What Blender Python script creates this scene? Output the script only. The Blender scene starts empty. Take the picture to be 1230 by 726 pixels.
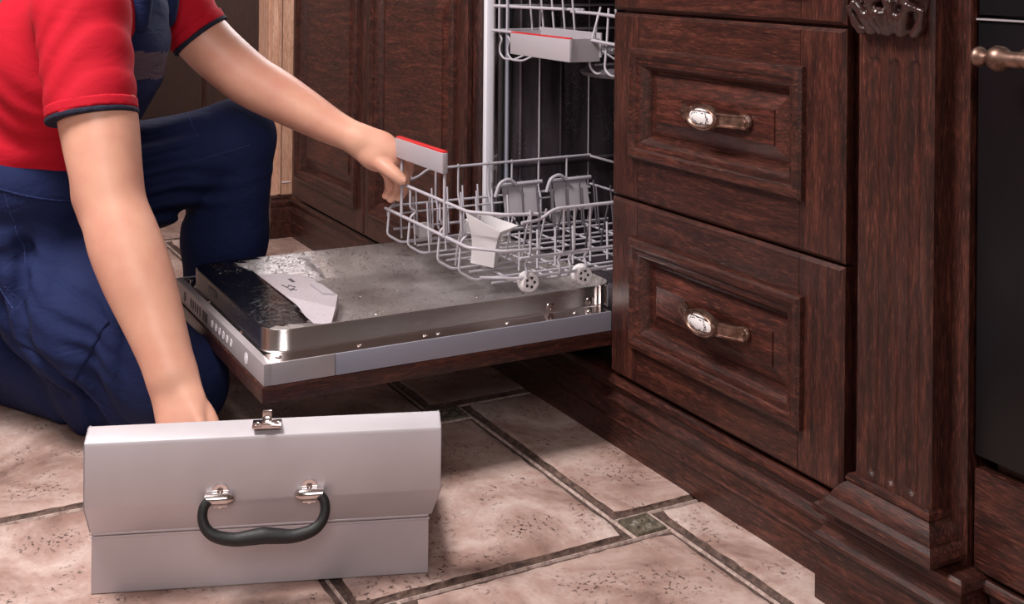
import bpy, bmesh, math, random
import numpy as np
from mathutils import Vector, Matrix
random.seed(7)
S = bpy.context.scene
COL = S.collection

# ------------------------------------------------------------------ camera, world, lights, exposure
CAM = np.array([1.87719, -1.23730, 0.89005])
CR = np.array([0.47901, 0.87777, 0.00899]); CU = np.array([-0.00233, -0.00897, 0.99996]); CF = np.array([-0.87781, 0.47901, 0.00225])
FPX, PPX, PPY = 1464.23, 615.0, -49.51
cd = bpy.data.cameras.new('camera'); cam = bpy.data.objects.new('camera', cd); COL.objects.link(cam)
cd.sensor_fit = 'HORIZONTAL'; cd.sensor_width = 36.0; cd.lens = 36.0 * FPX / 1230.0
cd.shift_y = (PPY - 363.0) / 1230.0; cd.clip_start = 0.02
cam.matrix_world = Matrix(((CR[0], CU[0], -CF[0], CAM[0]), (CR[1], CU[1], -CF[1], CAM[1]), (CR[2], CU[2], -CF[2], CAM[2]), (0, 0, 0, 1)))
S.camera = cam
w = bpy.data.worlds.new('world'); S.world = w; w.use_nodes = True
w.node_tree.nodes['Background'].inputs[0].default_value = (1.0, 0.96, 0.95, 1); w.node_tree.nodes['Background'].inputs[1].default_value = 0.20
def area(name, loc, target, size, power, col=(1, 1, 1)):
    l = bpy.data.lights.new(name, 'AREA'); l.shape = 'RECTANGLE'; l.size, l.size_y = size; l.energy = power; l.color = col
    o = bpy.data.objects.new(name, l); COL.objects.link(o); o.location = loc
    o.rotation_euler = (Vector(target) - Vector(loc)).to_track_quat('-Z', 'Y').to_euler(); return o
area('ceiling_light', (0.0, -1.65, 2.50), (-0.05, -0.70, 0.0), (0.7, 0.7), 92, (1.0, 0.96, 0.94))
area('added_window_light', (-2.50, 0.69, 1.78), (-2.50, -1.0, 1.78), (2.6, 1.45), 74, (0.97, 0.97, 1.0))  # added lamp: gives the wet door flange something bright to reflect
area('room_light', (2.9, -1.7, 2.1), (0.0, -0.8, 0.3), (1.2, 1.2), 44, (1.0, 0.96, 0.95))
S.view_settings.view_transform = 'Standard'; S.view_settings.look = 'None'; S.view_settings.gamma = 1.0
S.view_settings.exposure = 0.04; S.view_settings.use_curve_mapping = False

def P(u, v, t):                       # photo pixel at depth t (metres along the view axis)
    return CAM + t * (CR * (u - PPX) / FPX - CU * (v - PPY) / FPX + CF)
def V3(a): return Vector((float(a[0]), float(a[1]), float(a[2])))

# ------------------------------------------------------------------ object helpers
def obj(name, mesh, parent=None, **props):
    o = bpy.data.objects.new(name, mesh); COL.objects.link(o)
    if parent is not None: adopt(o, parent)
    for k, v in props.items(): o[k] = v
    return o
def wloc(o):
    m = o.location.copy()
    return m if o.parent is None else wloc(o.parent) + o.location + o.matrix_parent_inverse.translation
def adopt(o, parent):
    o.parent = parent; o.matrix_parent_inverse = Matrix.Translation(-wloc(parent))
def thing(name, loc, label, category, group=None):
    o = bpy.data.objects.new(name, None); COL.objects.link(o); o.location = Vector(loc); o.empty_display_size = 0.05
    o['label'] = label; o['category'] = category
    if group: o['group'] = group
    return o

class MB:
    """collects geometry for one mesh, in world coordinates"""
    def __init__(self): self.v = []; self.f = []; self.m = []; self.mi = 0
    def add(self, vs, fs):
        b = len(self.v); self.v += [tuple(map(float, p)) for p in vs]; self.f += [tuple(b + i for i in q) for q in fs]; self.m += [self.mi] * len(fs); return self
    def box(self, x0, x1, y0, y1, z0, z1, bev=0.0):
        bm = bmesh.new(); bmesh.ops.create_cube(bm, size=1.0)
        for q in bm.verts: q.co = ((x0 + x1) / 2 + q.co.x * (x1 - x0), (y0 + y1) / 2 + q.co.y * (y1 - y0), (z0 + z1) / 2 + q.co.z * (z1 - z0))
        if bev > 0: bmesh.ops.bevel(bm, geom=list(bm.edges), offset=bev, segments=2, affect='EDGES', profile=0.6)
        bm.verts.index_update(); self.add([q.co for q in bm.verts], [[q.index for q in f.verts] for f in bm.faces]); bm.free(); return self
    def prism(self, poly, lo, hi, axis=2, mp=None):
        n = len(poly); vs = []
        for h in (lo, hi):
            for a, b in poly:
                p = [a, b]; p.insert(axis, h); vs.append(mp(p) if mp else p)
        self.add(vs, [[(i + 1) % n + n, (i + 1) % n, i, i + n][::-1] for i in range(n)] + [list(range(n))[::-1], [n + i for i in range(n)]]); return self
    def tube(self, pts, r, n=8, caps=True, flat=None):
        pts = [Vector(p) for p in pts]; k = len(pts); rr = r if isinstance(r, (list, tuple)) else [r] * k
        T = [((pts[min(i + 1, k - 1)] - pts[max(i - 1, 0)]).normalized()) for i in range(k)]
        up = Vector((0, 0, 1)) if abs(T[0].z) < 0.9 else Vector((1, 0, 0)); N = T[0].cross(up).normalized(); vs = []
        for i in range(k):
            if i: N = T[i - 1].rotation_difference(T[i]) @ N
            B = T[i].cross(N)
            for j in range(n):
                a = 2 * math.pi * j / n; vs.append(pts[i] + N * rr[i] * math.cos(a) + B * rr[i] * math.sin(a) * (flat or 1.0))
        fs = [[i * n + j, i * n + (j + 1) % n, (i + 1) * n + (j + 1) % n, (i + 1) * n + j] for i in range(k - 1) for j in range(n)]
        if caps: fs += [list(range(n))[::-1], [(k - 1) * n + j for j in range(n)]]
        self.add(vs, fs); return self
    def lathe(self, prof, origin, axis, n=24):
        """prof: (radius, distance along axis)"""
        A = Vector(axis).normalized(); O = Vector(origin); U = A.orthogonal().normalized(); W = A.cross(U); vs = []
        for r, h in prof:
            for j in range(n):
                a = 2 * math.pi * j / n; vs.append(O + A * h + U * r * math.cos(a) + W * r * math.sin(a))
        k = len(prof); fs = [[i * n + j, i * n + (j + 1) % n, (i + 1) * n + (j + 1) % n, (i + 1) * n + j] for i in range(k - 1) for j in range(n)]
        fs += [list(range(n))[::-1], [(k - 1) * n + j for j in range(n)]]
        self.add(vs, fs); return self
    def frame(self, x0, x1, z0, z1, y0, prof, cap=False):
        """moulding mitred around a rectangle in an xz plane that faces -y; prof: (inward distance, height towards -y)"""
        vs = []
        for d, h in prof: vs += [(x0 + d, y0 - h, z0 + d), (x1 - d, y0 - h, z0 + d), (x1 - d, y0 - h, z1 - d), (x0 + d, y0 - h, z1 - d)]
        fs = [[i * 4 + j, i * 4 + (j + 1) % 4, (i + 1) * 4 + (j + 1) % 4, (i + 1) * 4 + j] for i in range(len(prof) - 1) for j in range(4)]
        if cap: q = 4 * (len(prof) - 1); fs.append([q, q + 1, q + 2, q + 3])
        self.add(vs, fs); return self
    def run(self, x0, x1, prof, y0=0.0):
        """profile (out, z) extruded along x, out towards -y"""
        n = len(prof); vs = [(x, y0 - o, z) for x in (x0, x1) for o, z in prof]
        self.add(vs, [[i, i + n, i + 1 + n, i + 1] for i in range(n - 1)] + [list(range(n)), [n + i for i in range(n)][::-1]]); return self
    def wrap(self, x0, x1, yf, yb, prof):
        """profile (out, z) wrapped around the left, front and right side of a block"""
        vs = []
        for o, z in prof: vs += [(x0 - o, yb, z), (x0 - o, yf - o, z), (x1 + o, yf - o, z), (x1 + o, yb, z)]
        k = len(prof); fs = [[i * 4 + j, i * 4 + j + 1, (i + 1) * 4 + j + 1, (i + 1) * 4 + j] for i in range(k - 1) for j in range(3)]
        fs += [[0, 1, 2, 3][::-1], [4 * (k - 1) + j for j in range(4)]]
        self.add(vs, fs); return self
    def build(self, name, mats, parent=None, smooth=None, **props):
        me = bpy.data.meshes.new(name); me.from_pydata(self.v, [], self.f); 
        bm = bmesh.new(); bm.from_mesh(me); bmesh.ops.recalc_face_normals(bm, faces=bm.faces); bm.to_mesh(me); bm.free()
        for m in (mats if isinstance(mats, (list, tuple)) else [mats]): me.materials.append(m)
        if len(set(self.m)) > 1: me.polygons.foreach_set('material_index', self.m)
        if smooth is not None:
            me.polygons.foreach_set('use_smooth', [True] * len(me.polygons))
            if smooth < 180: me.set_sharp_from_angle(angle=math.radians(smooth))
        me.update(); return obj(name, me, parent, **props)

def fillet(pts, r, n=5):
    pts = [Vector(p) for p in pts]; out = [pts[0]]
    for i in range(1, len(pts) - 1):
        a, b, c = pts[i - 1], pts[i], pts[i + 1]; d1 = (a - b); d2 = (c - b); k = min(r, d1.length * .45, d2.length * .45)
        s = b + d1.normalized() * k; e = b + d2.normalized() * k
        for j in range(n + 1):
            t = j / n; out.append(s * (1 - t) ** 2 + b * 2 * t * (1 - t) + e * t * t)
    return out + [pts[-1]]

# ------------------------------------------------------------------ materials
def lin(c): return tuple(((x / 255) / 12.92 if x / 255 <= .04045 else ((x / 255 + .055) / 1.055) ** 2.4) for x in c) + (1.0,)
def base_mat(name, col, rough=.5, metal=0.0, spec=.5, coat=0.0):
    m = bpy.data.materials.new(name); m.use_nodes = True; b = m.node_tree.nodes['Principled BSDF']
    b.inputs['Base Color'].default_value = lin(col); b.inputs['Roughness'].default_value = rough; b.inputs['Metallic'].default_value = metal
    b.inputs['Specular IOR Level'].default_value = spec; b.inputs['Coat Weight'].default_value = coat; b.inputs['Coat Roughness'].default_value = .15
    return m
class G:
    """small wrapper for node graphs"""
    def __init__(self, m): self.t = m.node_tree; self.b = m.node_tree.nodes['Principled BSDF']; self.co = self.n('ShaderNodeTexCoord').outputs['Object']
    def n(self, k, **a):
        q = self.t.nodes.new(k)
        for x, y in a.items(): setattr(q, x, y)
        return q
    def l(self, a, b): self.t.links.new(a, b)
    def noise(self, scale, detail=3, rough=.55, vec=(1, 1, 1), rot=(0, 0, 0), dist=0.0):
        mp = self.n('ShaderNodeMapping'); mp.inputs['Scale'].default_value = vec; mp.inputs['Rotation'].default_value = rot; self.l(self.co, mp.inputs['Vector'])
        q = self.n('ShaderNodeTexNoise'); q.inputs['Scale'].default_value = scale; q.inputs['Detail'].default_value = detail; q.inputs['Roughness'].default_value = rough; q.inputs['Distortion'].default_value = dist
        self.l(mp.outputs['Vector'], q.inputs['Vector']); return q.outputs['Fac']
    def ramp(self, fac, stops):
        q = self.n('ShaderNodeValToRGB'); e = q.color_ramp.elements
        while len(e) < len(stops): e.new(.5)
        for i, (p, c) in enumerate(stops): e[i].position = p; e[i].color = c if len(c) == 4 else lin(c)
        self.l(fac, q.inputs['Fac']); return q.outputs['Color']
    def bw(self, fac, a, b): return self.ramp(fac, [(a, (0, 0, 0, 1)), (b, (1, 1, 1, 1))])
    def mix(self, fac, a, b, mode='MIX'):
        q = self.n('ShaderNodeMix', data_type='RGBA', blend_type=mode)
        if isinstance(fac, float): q.inputs[0].default_value = fac
        else: self.l(fac, q.inputs[0])
        for s, x in ((6, a), (7, b)):
            if isinstance(x, tuple): q.inputs[s].default_value = x if len(x) == 4 else lin(x)
            else: self.l(x, q.inputs[s])
        return q.outputs[2]
    def math(self, op, a, b):
        q = self.n('ShaderNodeMath', operation=op)
        for s, x in ((0, a), (1, b)):
            if isinstance(x, (int, float)): q.inputs[s].default_value = x
            else: self.l(x, q.inputs[s])
        return q.outputs[0]
    def bump(self, h, strength=.3, dist=.002):
        q = self.n('ShaderNodeBump'); q.inputs['Strength'].default_value = strength; q.inputs['Distance'].default_value = dist; self.l(h, q.inputs['Height']); self.l(q.outputs['Normal'], self.b.inputs['Normal'])
    def color(self, c): self.l(c, self.b.inputs['Base Color'])
    def rough(self, fac, a, b):
        q = self.n('ShaderNodeMapRange'); q.inputs['To Min'].default_value = a; q.inputs['To Max'].default_value = b; self.l(fac, q.inputs['Value']); self.l(q.outputs[0], self.b.inputs['Roughness'])

def wood(name, grain, dark=(25, 11, 9), mid=(67, 32, 25), light=(114, 63, 49), rough=.36):
    m = base_mat(name, mid, rough, spec=.42, coat=.18); g = G(m)
    st = {'x': (1, 9, 9), 'y': (9, 1, 9), 'z': (9, 9, 1)}[grain]; fi = {'x': (1, 8, 8), 'y': (8, 1, 8), 'z': (8, 8, 1)}[grain]
    a = g.noise(8, 6, .68, st, dist=.6); b = g.noise(48, 3, .65, fi, dist=.2); c = g.noise(3.5, 3)
    col = g.ramp(a, [(.30, dark), (.52, mid), (.80, light)])
    pores = g.bw(b, .36, .52); col = g.mix(pores, g.mix(.75, col, dark), col)
    fl = g.bw(b, .58, .70); col = g.mix(fl, col, g.mix(.5, col, tuple(min(255, x + 18) for x in light)))
    col = g.mix(g.bw(c, .35, .7), g.mix(.3, col, dark), col)
    g.color(col); g.rough(b, rough + .12, rough - .06); g.bump(b, .5, .0010); return m
WX = wood('dark_oak_grain_across', 'x'); WZ = wood('dark_oak_grain_upright', 'z'); WY = wood('dark_oak_grain_deep', 'y')
WB = wood('panel_face_oak', 'x', (28, 12, 9), (76, 35, 27), (120, 64, 50))
BEECH = wood('pale_beech', 'z', (178, 128, 104), (220, 174, 148), (236, 198, 176), .45)
CARVE = base_mat('dark_polished_carving', (52, 30, 27), .25, coat=.4)
BLACKGAP = base_mat('black_gap', (8, 6, 6), .8)

m = STEEL = base_mat('brushed_steel', (200, 192, 190), .26, 1.0); g = G(m); q = g.noise(4, 3, .6, (1, 1, 60)); g.rough(q, .22, .30)
m = WETSTEEL = base_mat('wet_stainless', (176, 168, 166), .22, .72); g = G(m)
a = g.noise(7, 4, .6); b = g.noise(230, 2, .5); c = g.noise(26, 3, .6, dist=2.0)
g.color(g.ramp(a, [(.3, (150, 140, 138)), (.55, (190, 182, 180)), (.75, (214, 208, 206))])); g.rough(c, .16, .46)
g.bump(g.math('ADD', g.bw(b, .58, .72), g.math('MULTIPLY', c, .35)), .5, .0014)
m = TUB = base_mat('speckled_tub_steel', (66, 60, 64), .38, .55); g = G(m)
b = g.noise(300, 2, .6); c = g.noise(8, 3, .6, (1, 1, .5)); k = g.noise(4, 4, .6, (1, 4, .6))
col = g.ramp(k, [(.3, (52, 45, 50)), (.55, (98, 88, 95)), (.8, (150, 140, 148))]); sp = g.math('MULTIPLY', g.bw(b, .60, .70), g.bw(c, .45, .7))
g.color(g.mix(sp, col, (215, 205, 212))); g.bump(g.bw(b, .55, .75), .5, .001)
DARKREFLSTEEL = base_mat('steel_painted_dark_reflection', (26, 24, 28), .16, .6); g = G(DARKREFLSTEEL); b = g.noise(60, 4, .7, (1, 1, 1), dist=1.5)  # dark reflection on the liner ledge is put into this colour
g.color(g.mix(g.bw(b, .60, .72), (22, 20, 24), (120, 112, 116))); g.bump(b, .5, .0015)
SILVER = base_mat('silver_panel', (176, 168, 172), .38, .35); SILVERBLUE = base_mat('pale_side_trim', (150, 150, 164), .4, .2)
WHITE = base_mat('white_trim', (232, 228, 236), .3); SHINY = base_mat('chrome', (214, 204, 202), .16, 1.0)
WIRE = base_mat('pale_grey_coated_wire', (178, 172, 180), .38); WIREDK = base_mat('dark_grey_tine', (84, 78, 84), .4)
PLGREY = base_mat('grey_plastic', (168, 160, 166), .42); PLRED = base_mat('red_strip', (206, 40, 44), .4); PLDARK = base_mat('dark_mark', (44, 40, 46), .4)
m = PLWET = base_mat('wet_grey_plastic', (176, 166, 172), .36); g = G(m); b = g.noise(190, 2, .5); g.bump(g.bw(b, .56, .66), .5, .0016)
PLWHITE = base_mat('white_plastic', (226, 220, 222), .4); PLWHITE.node_tree.nodes['Principled BSDF'].inputs['Subsurface Weight'].default_value = .2
PLWHITE.node_tree.nodes['Principled BSDF'].inputs['Subsurface Radius'].default_value = (.02, .02, .02)
m = BRONZE = base_mat('aged_bronze', (128, 98, 84), .42, .9); g = G(m); a = g.noise(70, 3); g.color(g.ramp(a, [(.3, (92, 68, 58)), (.6, (146, 116, 103)), (.8, (186, 160, 148))]))
m = PORC = base_mat('painted_porcelain', (226, 220, 220), .3)
BLACKGLASS = base_mat('black_oven_glass', (14, 13, 16), .3, spec=.25)
m = ALU = base_mat('toolbox_aluminium', (178, 170, 174), .44, .40); g = G(m); a = g.noise(3, 4, .6); b = g.noise(30, 3, .7, (1, 1, 6))
g.color(g.ramp(a, [(.3, (182, 175, 180)), (.7, (202, 196, 201))])); g.rough(b, .36, .52); g.bump(a, .10, .01)
m = RUBBER = base_mat('black_grip', (20, 19, 22), .5); g = G(m); b = g.noise(700, 2); g.bump(b, .7, .0008)
m = SKIN = base_mat('skin', (214, 160, 132), .46); g = G(m); a = g.noise(14, 3); b = g.noise(60, 3)
g.color(g.mix(g.bw(a, .35, .75), (218, 164, 140), (206, 144, 124))); g.bump(b, .08, .002)
m.node_tree.nodes['Principled BSDF'].inputs['Subsurface Weight'].default_value = .12; m.node_tree.nodes['Principled BSDF'].inputs['Subsurface Radius'].default_value = (.012, .005, .003)
NAIL = base_mat('nail', (226, 172, 152), .3)
def cloth(name, c1, c2, sc=9, bs=.5, rough=.85):
    m = base_mat(name, c1, rough, spec=.25); g = G(m); a = g.noise(sc, 4, .6, dist=.6); b = g.noise(900, 1); c = g.noise(sc * 2.2, 3, .55, (1, 1, 1.8), (.5, .3, 0), 1.0)
    g.color(g.mix(a, c1, c2)); g.bump(g.math('ADD', g.math('MULTIPLY', c, 1.0), g.math('MULTIPLY', b, .05)), bs, .014); 
    return m
RED = cloth('red_jersey', (192, 18, 42), (170, 11, 33), 5, .14); NAVY = cloth('navy_twill', (28, 39, 82), (17, 26, 60), 7, .28); GREYCLOTH = cloth('grey_twill', (98, 84, 96), (78, 66, 78), 9, .4)
DARKTRIM = cloth('dark_knit_trim', (38, 40, 58), (28, 30, 46), 20, .2); SHOE = base_mat('dark_shoe', (34, 30, 34), .6); HAIR = base_mat('dark_hair', (44, 30, 24), .6)

# tile: pale pinkish stone with pits and blotches
m = TILE = base_mat('pale_stone_tile', (206, 180, 166), .5); g = G(m)
a = g.noise(5.5, 6, .66, dist=.5); b = g.noise(22, 6, .72); pc = g.noise(120, 3, .65); pcl = g.noise(10, 4, .62, (1, 1, 1), (0, 0, .8)); c2 = g.noise(2.6, 3, .6)
col = g.ramp(a, [(.32, (118, 90, 81)), (.45, (168, 139, 129)), (.56, (196, 171, 162)), (.72, (221, 204, 197))])
col = g.mix(g.bw(b, .44, .66), col, g.mix(.55, col, (160, 122, 110))); col = g.mix(g.bw(c2, .55, .72), col, g.mix(.45, col, (146, 106, 92)))
pit = g.math('MULTIPLY', g.bw(pc, .565, .63), g.bw(pcl, .47, .60))
col = g.mix(pit, col, (62, 40, 34)); g.color(col); g.rough(b, .40, .62)
g.bump(g.math('SUBTRACT', g.math('MULTIPLY', b, .5), pit), .5, .003)
m = TILEEDGE = base_mat('dark_tile_edge', (92, 70, 62), .7); g = G(m); b = g.noise(60, 4, .7); g.color(g.ramp(b, [(.35, (58, 40, 34)), (.6, (104, 80, 70)), (.8, (140, 116, 104))])); g.bump(b, .8, .004)
m = GROUT = base_mat('grout', (84, 64, 58), .9); g = G(m); b = g.noise(80, 4, .7); g.color(g.ramp(b, [(.35, (60, 44, 40)), (.7, (110, 88, 80))])); g.bump(b, .8, .004)
m = GROUTLINE = base_mat('pale_grout_line', (176, 152, 142), .9); g = G(m); b = g.noise(90, 4, .7); g.color(g.ramp(b, [(.3, (132, 106, 98)), (.6, (196, 172, 162))]))
m = INSET = base_mat('green_grey_inset', (96, 88, 74), .5); g = G(m); b = g.noise(70, 4, .7); g.color(g.ramp(b, [(.3, (62, 52, 44)), (.6, (112, 102, 88)), (.8, (142, 130, 114))])); g.bump(b, .4, .002)
PLASTER = base_mat('wall_plaster', (138, 122, 114), .9); STONE = base_mat('worktop_stone', (120, 104, 96), .3)

# ------------------------------------------------------------------ SDF mesher (sparse surface nets)
def rcone(a, b, ra, rb, k=.02): return ('c', np.asarray(a, float), np.asarray(b, float), ra, rb, k)
def ell(c, axes, radii, k=.03): return ('e', np.asarray(c, float), np.asarray(axes, float), np.asarray(radii, float), 0, k)
def pd(p, X):
    if p[0] == 'c':
        a, b, ra, rb = p[1:5]; ba = b - a; h = np.clip(((X - a) @ ba) / max(ba @ ba, 1e-12), 0, 1)
        return np.linalg.norm(X - a - h[:, None] * ba, axis=1) - (ra + (rb - ra) * h)
    L = (X - p[1]) @ p[2].T; r = p[3]; k0 = np.linalg.norm(L / r, axis=1); k1 = np.linalg.norm(L / (r * r), axis=1)
    return np.where(k1 > 1e-9, k0 * (k0 - 1) / np.maximum(k1, 1e-9), -r.min())
def smin(a, b, k): h = np.clip(.5 + .5 * (b - a) / k, 0, 1); return b + (a - b) * h - k * h * (1 - h)
def union(prims, X):
    d = np.full(len(X), 9.0)
    for p in prims: d = smin(d, pd(p, X), p[5])
    return d
def mesh_sdf(fn, prims, lo, hi, h, nb=12, extra=.03, ball=None):
    lo = np.asarray(lo, float); nblk = np.ceil((np.asarray(hi) - lo) / (h * nb)).astype(int); D = nblk * nb + 2
    hd = h * nb * .87 + extra; cid = []; cv = []; quads = []
    ii = np.stack(np.meshgrid(*[np.arange(nb + 1)] * 3, indexing='ij'), -1).reshape(-1, 3)
    grid = np.stack(np.meshgrid(*[np.arange(n) for n in nblk], indexing='ij'), -1).reshape(-1, 3)
    cen = lo + (grid * nb + nb / 2) * h; dist = np.array([pd(p, cen) for p in prims]); near = dist.min(0)
    key = lambda q: (q[..., 0] * D[1] + q[..., 1]) * D[2] + q[..., 2]
    ofs = np.array([[i, j, k] for i in (0, 1) for j in (0, 1) for k in (0, 1)])
    hit = np.abs(near) < hd + .02
    if ball is not None: hit &= ball(cen, h * nb * .87)
    for bi in np.nonzero(hit)[0]:
        sel = [p for p, d in zip(prims, dist[:, bi]) if d < near[bi] + 2 * hd + p[5]]
        base = grid[bi] * nb; F = fn(sel, lo + (base + ii) * h).reshape(nb + 1, nb + 1, nb + 1); I = F < 0
        if I.all() or not I.any(): continue
        cnt = sum(I[a:nb + a, b:nb + b, c:nb + c].astype(int) for a, b, c in ofs); act = np.argwhere((cnt > 0) & (cnt < 8))
        acc = np.zeros((len(act), 3)); num = np.zeros(len(act))
        for a in ofs:
            for ax in range(3):
                if a[ax]: continue
                b = a.copy(); b[ax] = 1; A = act + a; B = act + b; fa = F[tuple(A.T)]; fb = F[tuple(B.T)]; s = (fa < 0) != (fb < 0)
                t = np.where(s, fa / np.where(s, fa - fb, 1), 0); acc += s[:, None] * (A + t[:, None] * (B - A)); num += s
        cid.append(key(act + base)); cv.append(lo + (base + acc / num[:, None]) * h)
        for ax in range(3):
            sl = [slice(0, nb)] * 3; sh = list(sl); sh[ax] = slice(1, nb + 1); s = I[tuple(sl)] != I[tuple(sh)]; e = np.argwhere(s); fl = I[tuple(sl)][s]
            if not len(e): continue
            u, v = (ax + 1) % 3, (ax + 2) % 3; g0 = e + base; qs = []
            for du, dv in ((0, 0), (-1, 0), (-1, -1), (0, -1)):
                q = g0.copy(); q[:, u] += du; q[:, v] += dv; qs.append(key(q))
            Q = np.stack(qs, 1); Q[~fl] = Q[~fl][:, ::-1]; quads.append(Q)
    cid = np.concatenate(cid); cv = np.concatenate(cv); o = np.argsort(cid); cid = cid[o]; cv = cv[o]; Q = np.concatenate(quads)
    ix = np.clip(np.searchsorted(cid, Q), 0, len(cid) - 1); ok = (cid[ix] == Q).all(1); return cv, ix[ok]
def sdf_obj(name, prims, mats, parent, h=.005, fn=None, pad=.03, matfn=None, ball=None, **props):
    lo = np.min([np.min([p[1], p[2]], 0) - max(p[3], p[4]) if p[0] == 'c' else p[1] - p[3].max() for p in prims], 0) - pad
    hi = np.max([np.max([p[1], p[2]], 0) + max(p[3], p[4]) if p[0] == 'c' else p[1] + p[3].max() for p in prims], 0) + pad
    v, f = mesh_sdf(fn or union, prims, lo, hi, h, ball=ball); me = bpy.data.meshes.new(name); me.from_pydata(v.tolist(), [], f.tolist())
    for m in (mats if isinstance(mats, list) else [mats]): me.materials.append(m)
    if matfn: me.polygons.foreach_set('material_index', matfn(v[f].mean(1)).astype(int))
    me.polygons.foreach_set('use_smooth', [True] * len(me.polygons)); me.update(); return obj(name, me, parent, **props)

# ------------------------------------------------------------------ floor: pinwheel of big tiles and small insets
TA, TB, TS, TX, TY = 0.5684, 0.4686, 0.0658, 0.2448, -0.1522
floor = MB().box(-4.7, 3.3, -3.9, 0.8, -.06, -.007).build('floor', GROUT, kind='structure')
def tile_mesh(A, B, seed, gap=.0072):
    rnd = random.Random(seed); out = []; n = 26
    cs = [(gap, gap), (A - gap, gap), (A - gap, B - gap), (gap, B - gap)]
    for i in range(4):
        a, b = Vector(cs[i]), Vector(cs[(i + 1) % 4]); nrm = Vector((-(b - a).y, (b - a).x)).normalized()
        for j in range(n):
            t = j / n; w_ = rnd.uniform(0, .0030); e = min(t, 1 - t) * (b - a).length; c = max(0, .012 - e) * .45
            q = a.lerp(b, t) + nrm * (w_ + c); out.append(q)
    k = len(out); ce = Vector((A / 2, B / 2)); m_ = MB(); rings = []
    for ins, z in ((0, -.012), (.0005, -.0075), (.0036, -.0045), (.0060, -.0010), (.014, .0004)):
        rings += [(q.x + (ins + rnd.uniform(0, .0022)) * (1 if q.x < ce.x else -1) * (1 if min(q.x, A - q.x) < .03 else 0), q.y + (ins + rnd.uniform(0, .0022)) * (1 if q.y < ce.y else -1) * (1 if min(q.y, B - q.y) < .03 else 0), z) for q in out]
    fs = []; 
    m_.add(rings, []); 
    for r in range(4):
        m_.mi = 1 if r < 3 else 0
        m_.f += [(r * k + j, r * k + (j + 1) % k, (r + 1) * k + (j + 1) % k, (r + 1) * k + j) for j in range(k)]; m_.m += [m_.mi] * k
    m_.f.append(tuple(4 * k + j for j in range(k))); m_.m.append(0)
    return m_
tmeshes = []
for s_ in range(6):
    q = tile_mesh(TA, TB, s_); o_ = q.build('tile', [TILE, TILEEDGE], floor); tmeshes.append(o_.data); bpy.data.objects.remove(o_)
def inset_mesh(style):
    m_ = MB(); e = .004; s = TS - 2 * e
    m_.add([(e, e, -.008), (TS - e, e, -.008), (TS - e, TS - e, -.008), (e, TS - e, -.008), (e + .002, e + .002, -.001), (TS - e - .002, e + .002, -.001), (TS - e - .002, TS - e - .002, -.001), (e + .002, TS - e - .002, -.001),
            (e + .006, e + .006, -.001), (TS - e - .006, e + .006, -.001), (TS - e - .006, TS - e - .006, -.001), (e + .006, TS - e - .006, -.001), (e + .008, e + .008, -.0035), (TS - e - .008, e + .008, -.0035), (TS - e - .008, TS - e - .008, -.0035), (e + .008, TS - e - .008, -.0035)],
           [[i * 4 + j, i * 4 + (j + 1) % 4, i * 4 + 4 + (j + 1) % 4, i * 4 + 4 + j] for i in range(3) for j in range(4)] + [[12, 13, 14, 15]])
    c = TS / 2
    for k in range(12 if style else 8):
        a = 2 * math.pi * (k + .5) / (12 if style else 8); R_ = .021 if style or k % 2 else .026; wd = .18 if style else .26
        pt = [(c + math.cos(a) * .003, c + math.sin(a) * .003, -.0035), (c + math.cos(a - wd) * R_ * .7, c + math.sin(a - wd) * R_ * .7, -.0033), (c + math.cos(a) * R_, c + math.sin(a) * R_, -.0034), (c + math.cos(a + wd) * R_ * .7, c + math.sin(a + wd) * R_ * .7, -.0033), (c + math.cos(a) * R_ * .6, c + math.sin(a) * R_ * .6, -.0002)]
        m_.add(pt, [[0, 1, 4], [1, 2, 4], [2, 3, 4], [3, 0, 4]])
    return m_
im = []
for st in (0, 1):
    o_ = inset_mesh(st).build('inset_tile', INSET, floor); im.append(o_.data); bpy.data.objects.remove(o_)
ridge = MB()
idx = 0
for i in range(-9, 6):
    for j in range(-8, 4):
        gx = TX + i * TA - j * TS; gy = TY + i * TS + j * TB          # corner of an inset
        if not (-4.1 < gx < 3.0 and -3.6 < gy < .9): continue
        x0, y0 = gx - TA, gy                                          # tile whose lower right corner touches the inset
        t = obj('tile', tmeshes[(i * 5 + j * 3) % 6], floor); t.location = (x0, y0, random.uniform(-.0006, .0006))
        if idx % 2: t.location = (x0 + TA, y0 + TB, t.location.z); t.rotation_euler = (0, 0, math.pi)
        t = obj('inset_tile', im[(i + j) % 2 == 1 or i == -1], floor); t.location = (gx, gy, 0); idx += 1
        def rd(a, b):
            d = (Vector(b) - Vector(a)).normalized(); nn = Vector((-d.y, d.x, 0)) * .0016; a = Vector(a); b = Vector(b)
            ridge.add([a - nn * 1.6, b - nn * 1.6, a - nn * .5 + Vector((0, 0, .0035)), b - nn * .5 + Vector((0, 0, .0035)), a + nn * .5 + Vector((0, 0, .0035)), b + nn * .5 + Vector((0, 0, .0035)), a + nn * 1.6, b + nn * 1.6], [[0, 1, 3, 2], [2, 3, 5, 4], [4, 5, 7, 6]])
        z = -.0068
        rd((gx - TA + TS, gy, z), (gx + TS, gy, z)); rd((gx + TS, gy - TB + TS, z), (gx + TS, gy + TS, z)); rd((gx, gy, z), (gx, gy + TS, z)); rd((gx, gy + TS, z), (gx + TS, gy + TS, z))
ridge.build('grout_line', GROUTLINE, floor, kind='stuff')

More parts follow.
